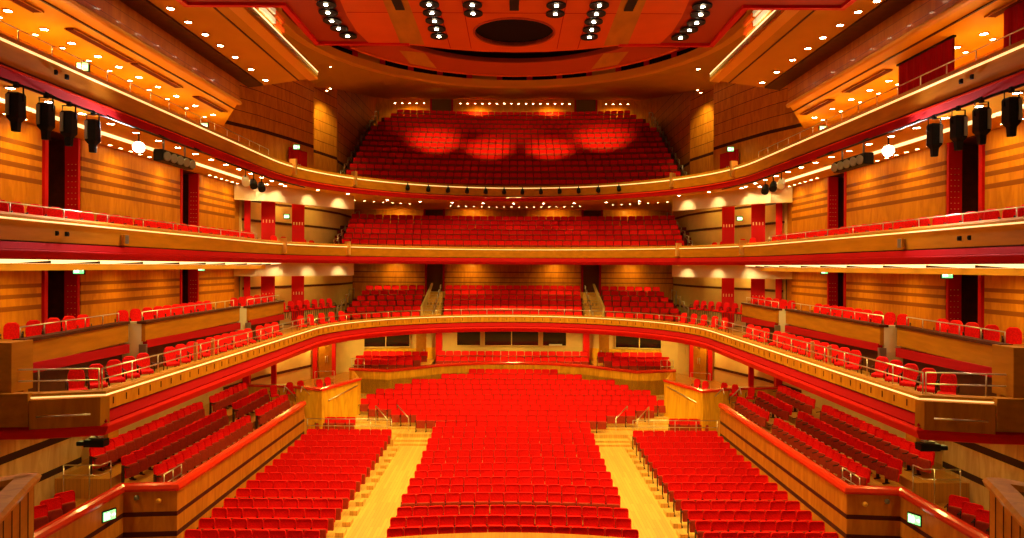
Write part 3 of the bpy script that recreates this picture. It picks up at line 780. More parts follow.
# ================================================================== BOXES above the circle sides (saw-tooth)
CH = []
for s in (-1, 1):
    sd = SIDE[s]
    def Sx(pts): return [(s*x, y) for x, y in pts]
    boxes = [((11.6, 16.2), (12.1, 21.5)), ((11.6, 21.55), (11.9, 29.75)), ((11.5, 29.8), (11.75, 35.0))]
    for k, (a, b) in enumerate(boxes):
        w = ['nearest the stage', 'middle', 'farthest from the stage'][k]
        root = empty('seating_box', (s*a[0], a[1], E-3.4)); bo = Vector(root.location)
        def bb(mb, nm, m, bev=0):
            mb.v = [(x-bo.x, y-bo.y, z-bo.z) for x, y, z in mb.v]; return mb.build(nm, m, root, bev)
        mb = MB(); mb.prism(Sx([a, b, (b[0]+.12, b[1]), (a[0]+.12, a[1])]), E-2.42, E-1.84); bb(mb, 'front_panel', M['wood_brown'])
        mb = MB(); mb.prism(Sx([(a[0]-.05, a[1]-.03), (b[0]-.05, b[1]), (b[0]+.25, b[1]), (a[0]+.25, a[1]-.03)]), E-1.86, E-1.78); bb(mb, 'cap', M['wood_dark'])
        mb = MB(); mb.prism(Sx([(a[0]-.04, a[1]+.05), (b[0]-.04, b[1]), (b[0]+.1, b[1]), (a[0]+.1, a[1]+.05)]), [E-2.62, E-2.78, E-2.78, E-2.62], [E-2.38, E-2.5, E-2.5, E-2.38]); bb(mb, 'red_skirt', M['red_deep'])
        mb = MB(); mb.prism(Sx([(a[0]+.2, a[1]+.1), (b[0]+.2, b[1]), (b[0]+.3, b[1]), (a[0]+.3, a[1]+.1)]), E-3.45, E-2.6); bb(mb, 'plinth', M['wood_dark'])
        mb = MB(); mb.prism(Sx([(a[0]+.13, a[1]+.17), (b[0]+.13, b[1]), (WX-.02, b[1]), (WX-.02, a[1]+.17)]), E-2.55, E-2.42); bb(mb, 'box_floor', M['floor_warm'])
        # end facing the stage
        em = M['wood_brown'] if k == 0 else M['white']  # white in place of cream: stage light put into the colour
        mb = MB(); x1 = WX-.02 if k == 0 else 12.4; a_in = a[0] if k == 0 else a[0]+.125; mb.prism(Sx([(a_in, a[1]), (x1, a[1]-.0 if k else a[1]-.2), (x1, a[1]+.15), (a_in, a[1]+.15)]), E-3.45, E-1.8); bb(mb, 'end_panel', em)
        if k == 0:
            mb = MB(); mb.prism(Sx([(10.95, 15.42), (14.35, 15.08), (14.35, 15.22), (10.95, 15.56)]), E-3.68, E-2.93); bb(mb, 'lower_end_panel', M['wood_brown'])
            mb = MB(); mb.prism(Sx([(11.45, 15.6), (14.35, 15.25), (14.35, 16.0), (11.45, 16.3)]), E-2.95, E-1.8); bb(mb, 'upper_end_panel', M['wood_brown'])
        if k: 
            mb = MB(); mb.tube([(s*(a[0]+.75), a[1]-.08, E-3.0), (s*(a[0]+.75), a[1]-.12, E-2.1), (s*(a[0]+.6), a[1]-.1, E-1.98)], .03); bb(mb, 'grab_rail', M['wood_dark'])
            mb = MB(); mb.box((s*(a[0]+.02), a[1]-.08, E-2.65), (.22, .1, .3)); bb(mb, 'socket_box', M['grey'])
        tag(root, f'seating box on the {sd} wall above the circle, {w}', 'seating box')
        L = math.hypot(b[0]-a[0], b[1]-a[1]); ux, uy = (b[0]-a[0])/L, (b[1]-a[1])/L
        rp = Sx([(a[0]+.12, a[1]+.05), (b[0]-ux*.4+.12, b[1]-uy*.4)])
        rail_on('box_rail', rp, E-1.8, E-1.5, [E-1.5], f'thin steel rail on top of the {sd} seating box {w}', step=1.0, r=.016)
        xs = [[11, 33, 53, 69, 83], [123, 136, 148, 159, 168, 177, 185, 192, 200, 208], [235, 243, 251, 258, 265, 272]][k]
        n = len(xs)
        ang = math.atan2(b[1]-a[1], b[0]-a[0])
        for i in range(n):
            CH.append((s*12.55, 12.55*683/(513-xs[i]), E-2.42, s*R_(-32), f'box chair in {sd} seating box {w}, {ORD[i+1]} along'))
    # loose chairs on the circle deck behind the front rail
    i = 0
    d = 16.9
    for d in [10.35*683/(513-x) for x in (78, 98, 116, 131, 145, 172, 183, 194, 203, 212, 220, 228, 236, 243, 250, 262, 270, 277)]:
        i += 1
        CH.append((s*10.35, d, E-3.45, s*R_(-40), f'box chair, {sd} side of circle front, {ORD[i]} from the stage'))
    for j, px in enumerate((302, 312, 323, 333, 343)):
        k = (513-px)/683; q = 10.6; B = 32.5/(1+k*k); d = B + math.sqrt(B*B-(32.5**2-q*q)/(1+k*k))
        CH.append((s*k*d, d, E-3.45, s*R_(-35), f'box chair at {sd} curve of circle front, {ORD[j+1]} from the side'))
    for j in range(8):
        CH.append((s*(12.6-.25*j), 36.2+.65*j, E-2.9, s*R_(-45), f'box chair, raised back row of {sd} circle corner, {ORD[j+1]} from stage'))
    # first tier side chairs: one line behind the rail
    for j, px in enumerate((0, 16, 35, 56, 72, 88, 104, 117, 128, 141, 152, 163, 173, 184, 194, 205, 214, 222, 230, 237, 244, 252, 275, 285, 305, 313)):
        CH.append((s*12.15, 12.15*683/(513-px), E+.60, s*R_(-40), f'box chair in line along {sd} side of first tier, {ORD[j+1]} from stage'))
    for j in range(4):
        CH.append((s*[11.35, 10.95, 10.1, 9.85][j], [34.95, 35.45, 35.9, 36.6][j], E-6.95, s*R_(-30), f'box chair in small {sd} box below circle, {ORD[j+1]} from wall'))
    CH.append((s*12.0, 34.4, E-7.0, s*R_(-30), f'lone box chair beside the stair at the end of the {sd} terrace'))

def chair_proto():
    root = empty('box_chair')
    o = [(-.15, .47), (.15, .47), (.175, .62), (.17, .82), (.14, .90), (.08, .945), (-.08, .945), (-.14, .90), (-.17, .82), (-.175, .62)]
    def ring(y, k): return [(x*k, y+.16+(z-.47)*.17, .7+(z-.7)*k) for x, z in o]
    mb = MB(); mb.loft([ring(-.035, .93), ring(-.01, 1), ring(.03, 1), ring(.05, .93)], closed=True); back = mb.build('backrest', M['seat_red'], root)
    q = [(-.19, -.22), (.19, -.22), (.205, -.1), (.19, .2), (-.19, .2), (-.205, -.1)]
    mb = MB(); mb.loft([[(x*.93, y*.93, .40) for x, y in q], [(x, y, .42) for x, y in q], [(x, y, .47) for x, y in q], [(x*.92, y*.92, .495) for x, y in q]], closed=True); seat = mb.build('seat', M['seat_red'], root)
    tr = [(back, []), (seat, [])]
    for x in (-.17, .17):
        for y in (-.2, .2):
            mb = MB(); mb.tube([(x, y, .4), (x*1.1, y*1.12, 0)], .016, 5); tr.append((mb.build('leg', M['seat_iron'], root), []))
    for x in (-.215, .215):
        mb = MB(); mb.tube([(x, .17, .5), (x, .15, .67), (x, -.14, .67), (x, -.17, .45)], .015, 5); tr.append((mb.build('armrest', M['seat_iron'], root), []))
    return Proto(root, tr)
cp = chair_proto()
for x, y, z, rz, lab in CH:
    cp.place((x, y, z), rz, lab.replace('box chair', 'red chair'), 'chair', 'loose round-backed red chairs in boxes and balconies')

# rails of the balconies
rail_on('balcony_rail', offset(path1, .16)[2:10], E-3.0, E-2.45, [E-2.45, E-2.70], 'two-bar steel rail along the left side of the circle front', step=1.3)
rail_on('balcony_rail', offset(path1, .16)[-10:-2], E-3.0, E-2.45, [E-2.45, E-2.70], 'two-bar steel rail along the right side of the circle front', step=1.3)
rail_on('balcony_rail', offset(path1, .16)[10:-10], E-3.0, E-2.62, [E-2.62], 'low steel rail round the curved middle of the circle front', step=1.6)
for s in (-1, 1):
    rail_on('balcony_rail', [(s*13.6, 15.5), (s*9.75, 16.1)], E-3.0, E-2.45, [E-2.45, E-2.72], f'steel rail across the stage end of the circle, {SIDE[s]} side', step=1.2)
    mb = MB()
    for d in (21.0, 22.2):
        mb.box((s*9.75, d, E-2.75), (.09, .09, .72))
    tag(mb.build('gate_post', M['brass']), f'pair of square brass posts in the {SIDE[s]} circle front rail', 'post')
    # first tier and top tier side rails
    rail_on('balcony_rail', [(s*(R2-.0+.15), d) for d in (12, 20, 31)], E+1.15, E+1.42, [E+1.42], f'thin steel rail above the {SIDE[s]} side front of the first tier', step=1.9, r=.016)
    rail_on('balcony_rail', [(s*(R3+.15), d) for d in (10, 20, 31.9)], E+5.1, E+5.42, [E+5.42], f'thin steel rail above the {SIDE[s]} side front of the top tier', step=1.15, r=.016)
    for nm, (rr, cc, z0, z1), tiername in (('a', (R2, C2, .62, 1.35), 'first tier'), ('b', (R3, C3, 4.55, 5.35), 'top tier')):
        for ang, word in ((R_(12), 'outer'), (R_(37), 'inner')):
            x = s*rr*math.cos(ang); y = cc+rr*math.sin(ang)
            mb = MB(); mb.box((x*1.0, y, (z0+z1)/2+E), (.14, .35, z1-z0), -s*(math.pi/2-ang))
            tag(mb.build('front_post', M['brass']), f'{word} pale post breaking the {tiername} front at the {SIDE[s]} curve', 'post')
    # corner guard rails with glinting loops beside the tier seats
    for k, (xa, ya, xb, yb, z, rise, lab) in enumerate(((11.3, 43.0, 11.35, 49.0, .75, 2.2, 'first tier'), (11.3, 43.6, 11.3, 55.5, 4.75, 6.9, 'top tier'), (10.9, 42.4, 10.9, 45.5, -3.4, .9, 'circle'))):
        root = empty('stair_rail', (s*xa, ya, z+E))
        n = [7, 13, 4][k]
        for i in range(n):
            t = i/(n-1); q = MB()
            x = s*(xb-xa)*t; y = (yb-ya)*t; zz = rise*t
            q.tube([(x, y, zz), (x, y, zz+.9), (x-s*.25, y+.2, zz+1.0), (x-s*.25, y+.25, zz+.3)], .04); q.build('rail_loop', M['silver'], root)
        q = MB(); q.tube([(0, 0, .6), (s*(xb-xa), yb-ya, rise+.6)], .025); q.build('rail_bar', M['silver'], root)
        tag(root, f'steel rail climbing the stair at the {SIDE[s]} end of the {lab} rows', 'handrail')

# ================================================================== UPPER SIDE SOFFITS AND CHAMBERS
for s in (-1, 1):
    sd = SIDE[s]
    def Sx(pts): return [(s*x, y) for x, y in pts]
    # gallery soffit
    mb = MB(); mb.prism(Sx([(11.4, 8), (15.2, 8), (15.2, 34), (14.6, 34), (11.4, 28.2)]), E+6.7, E+6.85)
    struct(mb.build('ceiling_gallery_'+sd, M['soffit']))
    mb = MB(); mb.prism(Sx([(11.92, 8), (11.98, 8), (11.98, 29.2), (11.92, 29.2)]), E+6.66, E+6.71); struct(mb.build('trim_gallery_joint', M['wood_dark']))
    # nosing, its streak of light put into a lighter colour, + veneer bulkhead
    mb = MB(); mb.loft([[(s*11.4, d, E+6.66), (s*11.33, d, E+6.69), (s*11.31, d, E+6.76), (s*11.36, d, E+6.82), (s*11.45, d, E+6.82), (s*11.45, d, E+6.66)] for d in (8, 28.4)], 0, closed=True)
    struct(mb.build('trim_nosing', M['lip']))
    mb = MB(); mb.prism(Sx([(11.4, 8), (11.55, 8), (11.55, 28.4), (11.4, 28.4)]), E+6.82, E+7.72); struct(mb.build('wall_bulkhead_'+sd, M['face_top']))
    # chamber soffit
    mb = MB(); mb.prism(Sx([(8.15, 8), (11.5, 8), (11.5, 29.6), (8.15, 28.0)]), E+7.7, E+7.85); struct(mb.build('ceiling_chamber_'+sd, M['ceil_brown']))
    mb = MB(); mb.prism(Sx([(10.65, 8), (11.4, 8), (11.4, 29.3), (10.65, 29.0)]), E+7.63, E+7.705); struct(mb.build('trim_trough_shade', M['wood_dark']))  # dark strip, the shade of the trough put into its colour
    for xx in (8.93,): 
        mb = MB(); mb.prism(Sx([(xx, 8), (xx+.05, 8), (xx+.05, 28.4), (xx, 28.4)]), E+7.67, E+7.705); struct(mb.build('trim_chamber_joint', M['wood_dark']))
    mb = MB(); mb.prism(Sx([(8.02, 8), (8.45, 8), (8.45, 28.15), (8.02, 27.95)]), E+7.62, E+7.72); struct(mb.build('trim_chamber_edge', M['lip']))
    # chamber upstand with light line
    root = empty('chamber_parapet', (s*8.1, 18, E+7.8))
    mb = MB(); mb.box((0, 0, .06), (.12, 20, .12)); mb.build('upstand', M['white'], root)
    mb = MB(); mb.box((s*-.03, 0, .14), (.08, 20, .04)); mb.build('light_strip', M['led_w'], root)
    tag(root, f'pale parapet with light line at the edge of the {sd} upper chamber', 'parapet')
    # what stands in the chamber: shutters in red, white and grey
    mb = MB(); mb.prism(Sx([(9.6, 8), (9.7, 8), (9.7, 28.2), (9.6, 28.2)]), E+7.85, E+10.6); struct(mb.build('wall_chamber_'+sd, M['soffit']))
    for k, (a, b, mm, word) in enumerate(((23.4, 24.3, 'red', 'plain red'), (24.6, 24.85, 'red_deep', 'narrow deep red'), (25.3, 26.9, 'white', 'pale louvred'), (27.05, 28.0, 'canopy', 'orange-red slatted'))):
        root = empty('chamber_shutter', (s*9.45, (a+b)/2, E+7.85))
        if k < 2: mb = MB(); mb.box((0, 0, 1.2), (.12, b-a, 2.4)); mb.build('leaf', M[mm], root)
        else:
            for i in range(6):
                mb = MB(); mb.box((0, 0, .25+.38*i), (.1, b-a, .2)); mb.build('louvre', M[mm], root)
            mb = MB(); mb.box((s*.07, 0, 1.2), (.04, b-a, 2.4)); mb.build('leaf', M['lip'], root)
        if k >= 1: point('chamber_glow', (s*8.9, (a+b)/2, E+9.0), 40, (1, .8, .5), .1)
        tag(root, f'{word} shutter inside the {sd} upper chamber', 'shutter')
    # top gallery outer wall and curved continuation with joints and a dark rail
    cwp = [(14.7, 8), (14.7, 30.5), (14.4, 31.7), (13.0, 34.6), (12.2, 37.2), (11.6, 39.6), (11.75, 39.68), (12.0, 41.0), (11.35, 43.9), (11.6, 45.0), (11.6, 57.4)]
    p = Sx(cwp); n2 = normals(p); sg = 1 if s < 0 else -1
    mb = MB(); zt = [6.72, 6.72, 11.5, 12.5, 12.5, 12, 12, 12, 12, 12.4, 15.2]
    mb.loft([[(x, y, 4.36+E), (x+nx*.15*sg, y+ny*.15*sg, 4.36+E), (x+nx*.15*sg, y+ny*.15*sg, z+E), (x, y, z+E)] for (x, y), (nx, ny), z in zip(p, n2, zt)], 0, closed=True)
    struct(mb.build('wall_gallery_'+sd, M['wall_top']))
    spot('corner_wash', (s*10.5, 40.7, E+10.25), 420, WARM2, 85, .8, (s*11.75, 42.2, E+8.2), .1)
    # slot vents in the gallery soffit
    def sl(x0, y0_, x1, y1_):   # helper only to read places off the plan
        pass
    vents = [(12.0, 12.6), (13.9, 17.4), (17.55, 21.4), (23.2, 25.6)] if s < 0 else [(20.4, 22.6), (24.4, 27.2)]
    vents = [(15.2, 18.0), (19.3, 22.4), (22.6, 25.6), (27.0, 29.6)] if s < 0 else [(15.2, 18.0), (22.9, 25.8), (27.0, 29.6)]
    for k, (a, b) in enumerate(vents):
        root = empty('slot_vent', (s*12.56, (a+b)/2, E+6.66)); 
        mb = MB(); mb.box((0, 0, .0), (.25, b-a, .05)); mb.build('slot', M['slot'], root)
        mb = MB(); mb.box((s*.135, 0, -.005), (.03, b-a+.05, .05)); mb.box((s*-.135, 0, -.005), (.03, b-a+.05, .05)); mb.build('frame', M['wood_brown'], root)
        tag(root, f'dark red slot vent in the {sd} gallery soffit, {ORD[k+1]} from the stage', 'vent', 'soffit slot vents')
# hanging dark red screens on the right gallery
for k, (x, a, b, z0, z1) in enumerate(((12.6, 19.6, 22.4, 5.0, 6.7), (12.6, 15.0, 17.6, 5.0, 6.7))):
    root = empty('acoustic_banner', (x, (a+b)/2, E+z0))
    mb = MB(); N = 24
    mb.loft([[(.02*math.sin(i*1.9), (a-b)/2+(b-a)*i/N, zz) for i in range(N+1)] for zz in (0, z1-z0)], 0)
    mb.loft([[(.05+.02*math.sin(i*1.9), (a-b)/2+(b-a)*i/N, zz) for i in range(N+1)] for zz in (0, z1-z0)], 0)
    mb.build('cloth', M['curtain'], root)
    mb = MB(); mb.box((.02, 0, z1-z0-.03), (.1, b-a+.1, .06)); mb.build('track', M['black'], root)
    tag(root, f'dark red acoustic banner hanging over the right gallery, {["farther from", "nearer"][k]} the stage', 'banner')

# ================================================================== CEILING: ring over the top tier
N = 32; LC, LR = 31.9, 10.8
inner = [(-LR*math.cos(math.pi*i/N), LC+LR*math.sin(math.pi*i/N)) for i in range(N+1)]
out_poly = [(-14.8, 31.9), (-13.6, 33.8), (-12.6, 36.8), (-11.9, 39.6), (-11.1, 42.9), (-11.0, 57.4), (11.0, 57.4), (11.1, 42.9), (11.9, 39.6), (12.6, 36.8), (13.6, 33.8), (14.8, 31.9)]
zo = [10.9, 10.8, 10.6, 10.4, 10.5, 14.05, 14.05, 10.5, 10.4, 10.6, 10.8, 10.9]
op = resample(out_poly, plen(out_poly)/N-1e-6)[:N+1]
def zout(x, y):
    if y < 39.6: return 10.85
    return 10.4 + (y-39.6)*(14.05-10.4)/(57.4-39.6)
# pair inner and outer by angle
outer_pts = []
for i in range(N+1):
    a = math.pi*i/N; dx, dy = -math.cos(a), math.sin(a)
    # cast to boundary: x = +-w(y), y = 57.4
    best = None
    t = 0
    while True:
        t += .05; x = LR*dx*0+dx*t; y = LC+dy*t
        if y >= 57.4: break
        w = 14.8 if y <= 32 else (14.8-(y-32)*(14.8-11.9)/7.6 if y < 39.6 else (11.9-(y-39.6)*.25 if y < 42.9 else 11.05))
        if abs(x) >= w: break
    outer_pts.append((x, y))
mb = MB()
mid = lambda k, z: None
rings = []
for (xi, yi), (xo, yo) in zip(inner, outer_pts):
    ring = []
    for t in (0, .25, .5, .75, 1):
        x = xi+(xo-xi)*t; y = yi+(yo-yi)*t
        z = 11.25 + (zout(xo, yo)-11.25)*t
        ring.append((x, y, z+E))
    for t in (1, 0):
        x = xi+(xo-xi)*t; y = yi+(yo-yi)*t
        ring.append((x, y, 11.5 + (zout(xo, yo)-11.25)*t+E))
    rings.append(ring)
mb.loft(rings, 0, closed=True); struct(mb.build('ceiling', M['ceil_brown']))
lipU = [(-LR, 28.0)] + inner + [(LR, 28.0)]
struct(sweep(lipU, [(-.22, 11.20), (-.22, 11.60), (.25, 11.60), (.25, 11.20)]).build('trim_ceiling_lip', M['lip']))
# the drum above the ring with dark ventilation bays in red frames
drum = [(x*1.08, LC+(y-LC)*1.08) for x, y in inner]
sweep(drum, [(0, 11.5), (.15, 11.5), (.15, 15.5), (0, 15.5)]).build('wall_drum', M['canopy_dark'])
struct(bpy.data.objects['wall_drum'])
dr = resample([(x*.998, LC+(y-LC)*.998) for x, y in drum], plen(drum)/19-1e-6)
for k in range(2, 17):
    a, b = dr[k], dr[k+1]
    cx, cy = (a[0]+b[0])/2, (a[1]+b[1])/2; L = math.hypot(b[0]-a[0], b[1]-a[1]); an = math.atan2(b[1]-a[1], b[0]-a[0])
    root = empty('ventilation_bay', (cx, cy, E+12.0), an)
    mb = MB(); mb.box((0, -.05, 0), (L*.86, .05, .5)); mb.build('grille', M['void'] if k % 4 else M['ceil_brown'], root)
    mb = MB(); mb.box((0, -.08, .29), (L*.95, .1, .1)); mb.box((0, -.08, -.29), (L*.95, .1, .1)); mb.box((-L*.45, -.08, 0), (L*.09, .1, .66)); mb.box((L*.45, -.08, 0), (L*.09, .1, .66)); mb.build('frame', M['red'], root)
    tag(root, f'{"blank" if k % 4 == 0 else "dark"} ventilation bay in a red frame high behind the canopy, {ORD[k-1]} from the left', 'vent', 'ventilation bays behind the canopy')
mb = MB(); mb.prism([(-18, 8), (18, 8), (18, 34), (13.5, 46), (-13.5, 46), (-18, 34)], E+15.4, E+15.6); struct(mb.build('ceiling_main', M['canopy_dark']))

# ================================================================== CANOPY
K = .74
root = empty('acoustic_canopy', P(0, 24*K, 10.0*K)); cb = Vector(root.location)
def cbuild(mb, nm, m):
    mb.v = [(x*K-cb.x, y*K-cb.y, (z-E)*K+E-cb.z) for x, y, z in mb.v]; return mb.build(nm, m, root)
front = [(-12.7, 12), (12.7, 12), (12.7, 26.3), (8.97, 26.3), (8.97, 30.8), (-8.97, 30.8), (-8.97, 26.3), (-12.7, 26.3)]
# underside with hatch hole: built as two halves around the circle
hc, hr = (0, 29.15), 1.68
def half(sg):
    circ = [(hc[0]+sg*hr*math.sin(math.pi*i/20), hc[1]-hr*math.cos(math.pi*i/20)) for i in range(21)]
    return [(0, 12)] + circ + [(0, 31.87), (sg*1.5, 31.77), (sg*3, 31.45), (sg*4.6, 30.9), (sg*6.5, 30.8), (sg*6.72, 29), (sg*6.7, 27.3), (sg*6.55, 25.6), (sg*6.3, 24), (sg*5.8, 12)]
for sg in (-1, 1):
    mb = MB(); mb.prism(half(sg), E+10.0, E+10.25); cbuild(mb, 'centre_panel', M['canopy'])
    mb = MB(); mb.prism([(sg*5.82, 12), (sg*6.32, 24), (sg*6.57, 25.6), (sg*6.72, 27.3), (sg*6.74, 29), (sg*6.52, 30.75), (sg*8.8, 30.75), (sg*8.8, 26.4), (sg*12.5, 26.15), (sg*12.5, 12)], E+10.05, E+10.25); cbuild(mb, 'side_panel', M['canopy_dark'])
    mb = MB(); mb.prism([(sg*3.9, 12), (sg*4.5, 12), (sg*5.1, 30.6), (sg*4.05, 30.8)], E+9.985, E+10.01); cbuild(mb, 'ribbed_strip', M['wood_brown'])
    mb = MB(); mb.prism([(sg*4.2, 31.9), (sg*5.3, 31.6), (sg*5.1, 33.6), (sg*3.9, 34.4)], E+9.965, E+9.99); cbuild(mb, 'ribbed_strip', M['wood_brown'])
    for xx in (1.95, 2.9):
        mb = MB(); mb.prism([(sg*xx, 12), (sg*(xx+.03), 12), (sg*(xx+.03), 31.3), (sg*xx, 31.3)], E+9.99, E+10.01); cbuild(mb, 'panel_joint', M['red_deep'])
    mb = MB(); mb.prism([(0, 26.9), (sg*6.6, 26.9), (sg*6.6, 26.93), (0, 26.93)], E+9.99, E+10.01); cbuild(mb, 'panel_joint', M['red_deep'])
    mb = MB(); mb.prism([(sg*4.25, 25.0), (sg*4.6, 25.0), (sg*4.6, 26.5), (sg*4.25, 26.5)], E+9.93, E+9.99); cbuild(mb, 'slot', M['black'])
for sg in (-1, 1):
    rim = [(sg*12.7, 12), (sg*12.7, 26.3), (sg*8.97, 26.3), (sg*8.97, 30.8), (sg*4.7, 30.8)]
    mb = MB(); nr = normals(rim)
    mb.loft([[(x+nx*o*-sg, y+ny*o*-sg, z+E) for o, z in [(-.22, 9.93), (.0, 9.93), (.0, 10.3), (-.22, 10.3)]] for (x, y), (nx, ny) in zip(rim, nr)], 0, closed=True); cbuild(mb, 'rim', M['red'])
hring = [(hc[0]+hr*math.cos(2*math.pi*i/40), hc[1]+hr*math.sin(2*math.pi*i/40)) for i in range(41)]
mb = MB(); mb.loft([[(hc[0]+(x-hc[0])*k, hc[1]+(y-hc[1])*k, z+E) for k, z in ((1.0, 9.95), (1.05, 9.95), (1.05, 10.3), (1.0, 10.3))] for x, y in hring], 0, closed=True); cbuild(mb, 'hatch_ring', M['canopy_dark'])
mb = MB(); mb.prism([(x*1.0, hc[1]+(y-hc[1])*1.04) for x, y in hring[:-1]], E+10.12, E+10.2); cbuild(mb, 'hatch_shade', M['void'])  # near-black disc, paints the unlit depth of the hatch
# rear crescent leaf
def arcp(c, r, a0, a1, n=30): return [(r*math.sin(R_(a0+(a1-a0)*i/n)), c+r*math.cos(R_(a0+(a1-a0)*i/n))) for i in range(n+1)]
mb = MB(); mb.prism(arcp(27.3, 8.35, -63, 63) + arcp(27.3, 6.15, 54, -54), E+9.98, E+10.2); cbuild(mb, 'rear_leaf', M['canopy_dark'])
mb = MB(); mb.prism(arcp(27.3, 8.42, -63, 63) + arcp(27.3, 8.28, 63, -63), E+9.93, E+10.25); cbuild(mb, 'leaf_rim', M['canopy'])
mb = MB(); mb.prism(arcp(27.3, 8.3, -66, 66), E+10.6, E+10.7); cbuild(mb, 'gap_shade', M['void'])  # near-black plate, paints the shade seen through the crescent gap
mb = MB(); mb.prism([(-.18, 25), (.18, 25), (.18, 26.5), (-.18, 26.5)], E+9.93, E+9.99); cbuild(mb, 'slot', M['black'])
tag(root, 'large red-orange acoustic canopy with round dark hatch hanging over the stage', 'canopy')

# recessed lamps in the canopy
def lampbell():
    root = empty('canopy_lamp')
    mb = MB(); mb.lathe((0, 0, 0), [(.28, -.02), (.28, .02), (.23, .02), (.23, -.02)], 16); ring = mb.build('bezel', M['black'], root)
    mb = MB(); mb.lathe((0, 0, 0), [(.235, -.012), (.23, -.005)], 16); w = mb.build('well', M['black'], root)
    mb = MB(); mb.lathe((0, -.06, 0), [(.058, -.04), (.045, -.015)], 12); l = mb.build('lens', M['lens'], root)
    return Proto(root, [(ring, []), (w, []), (l, [])])
lp = lampbell(); LIGHTPOS = []
lampspots = []
def at_z(x, y, Z):   # a pixel read off the photograph, taken down to its place on the level surface at height Z
    yc = y - .0049*(x-513); d = 683*Z/(266.6-yc); return ((x-513)*d/683, d)
cols = {'outer curved row': [(325, 3), (327, 11), (331, 19.5), (338, 27), (347, 34.5)], 'straight row': [(428, 3), (431, 11.5), (433.5, 19.5), (435.5, 27.5), (438, 35)], 'pair next to the hatch': [(471, 3.5), (472, 12)]}
for s in (-1, 1):
    for nm, ps2 in cols.items():
        for i, (x, y) in enumerate(reversed(ps2)):
            X, d = at_z(x, y+.2, 10.0*K); X = abs(X)
            lp.place((s*X, d, E+9.95*K), 0, f'round recessed canopy lamp, {SIDE[s]} {nm}, {ORD[i+1]} from the rear edge', 'lamp', 'recessed canopy lamps')
            LIGHTPOS.append((s*X, d, E+9.8*K))

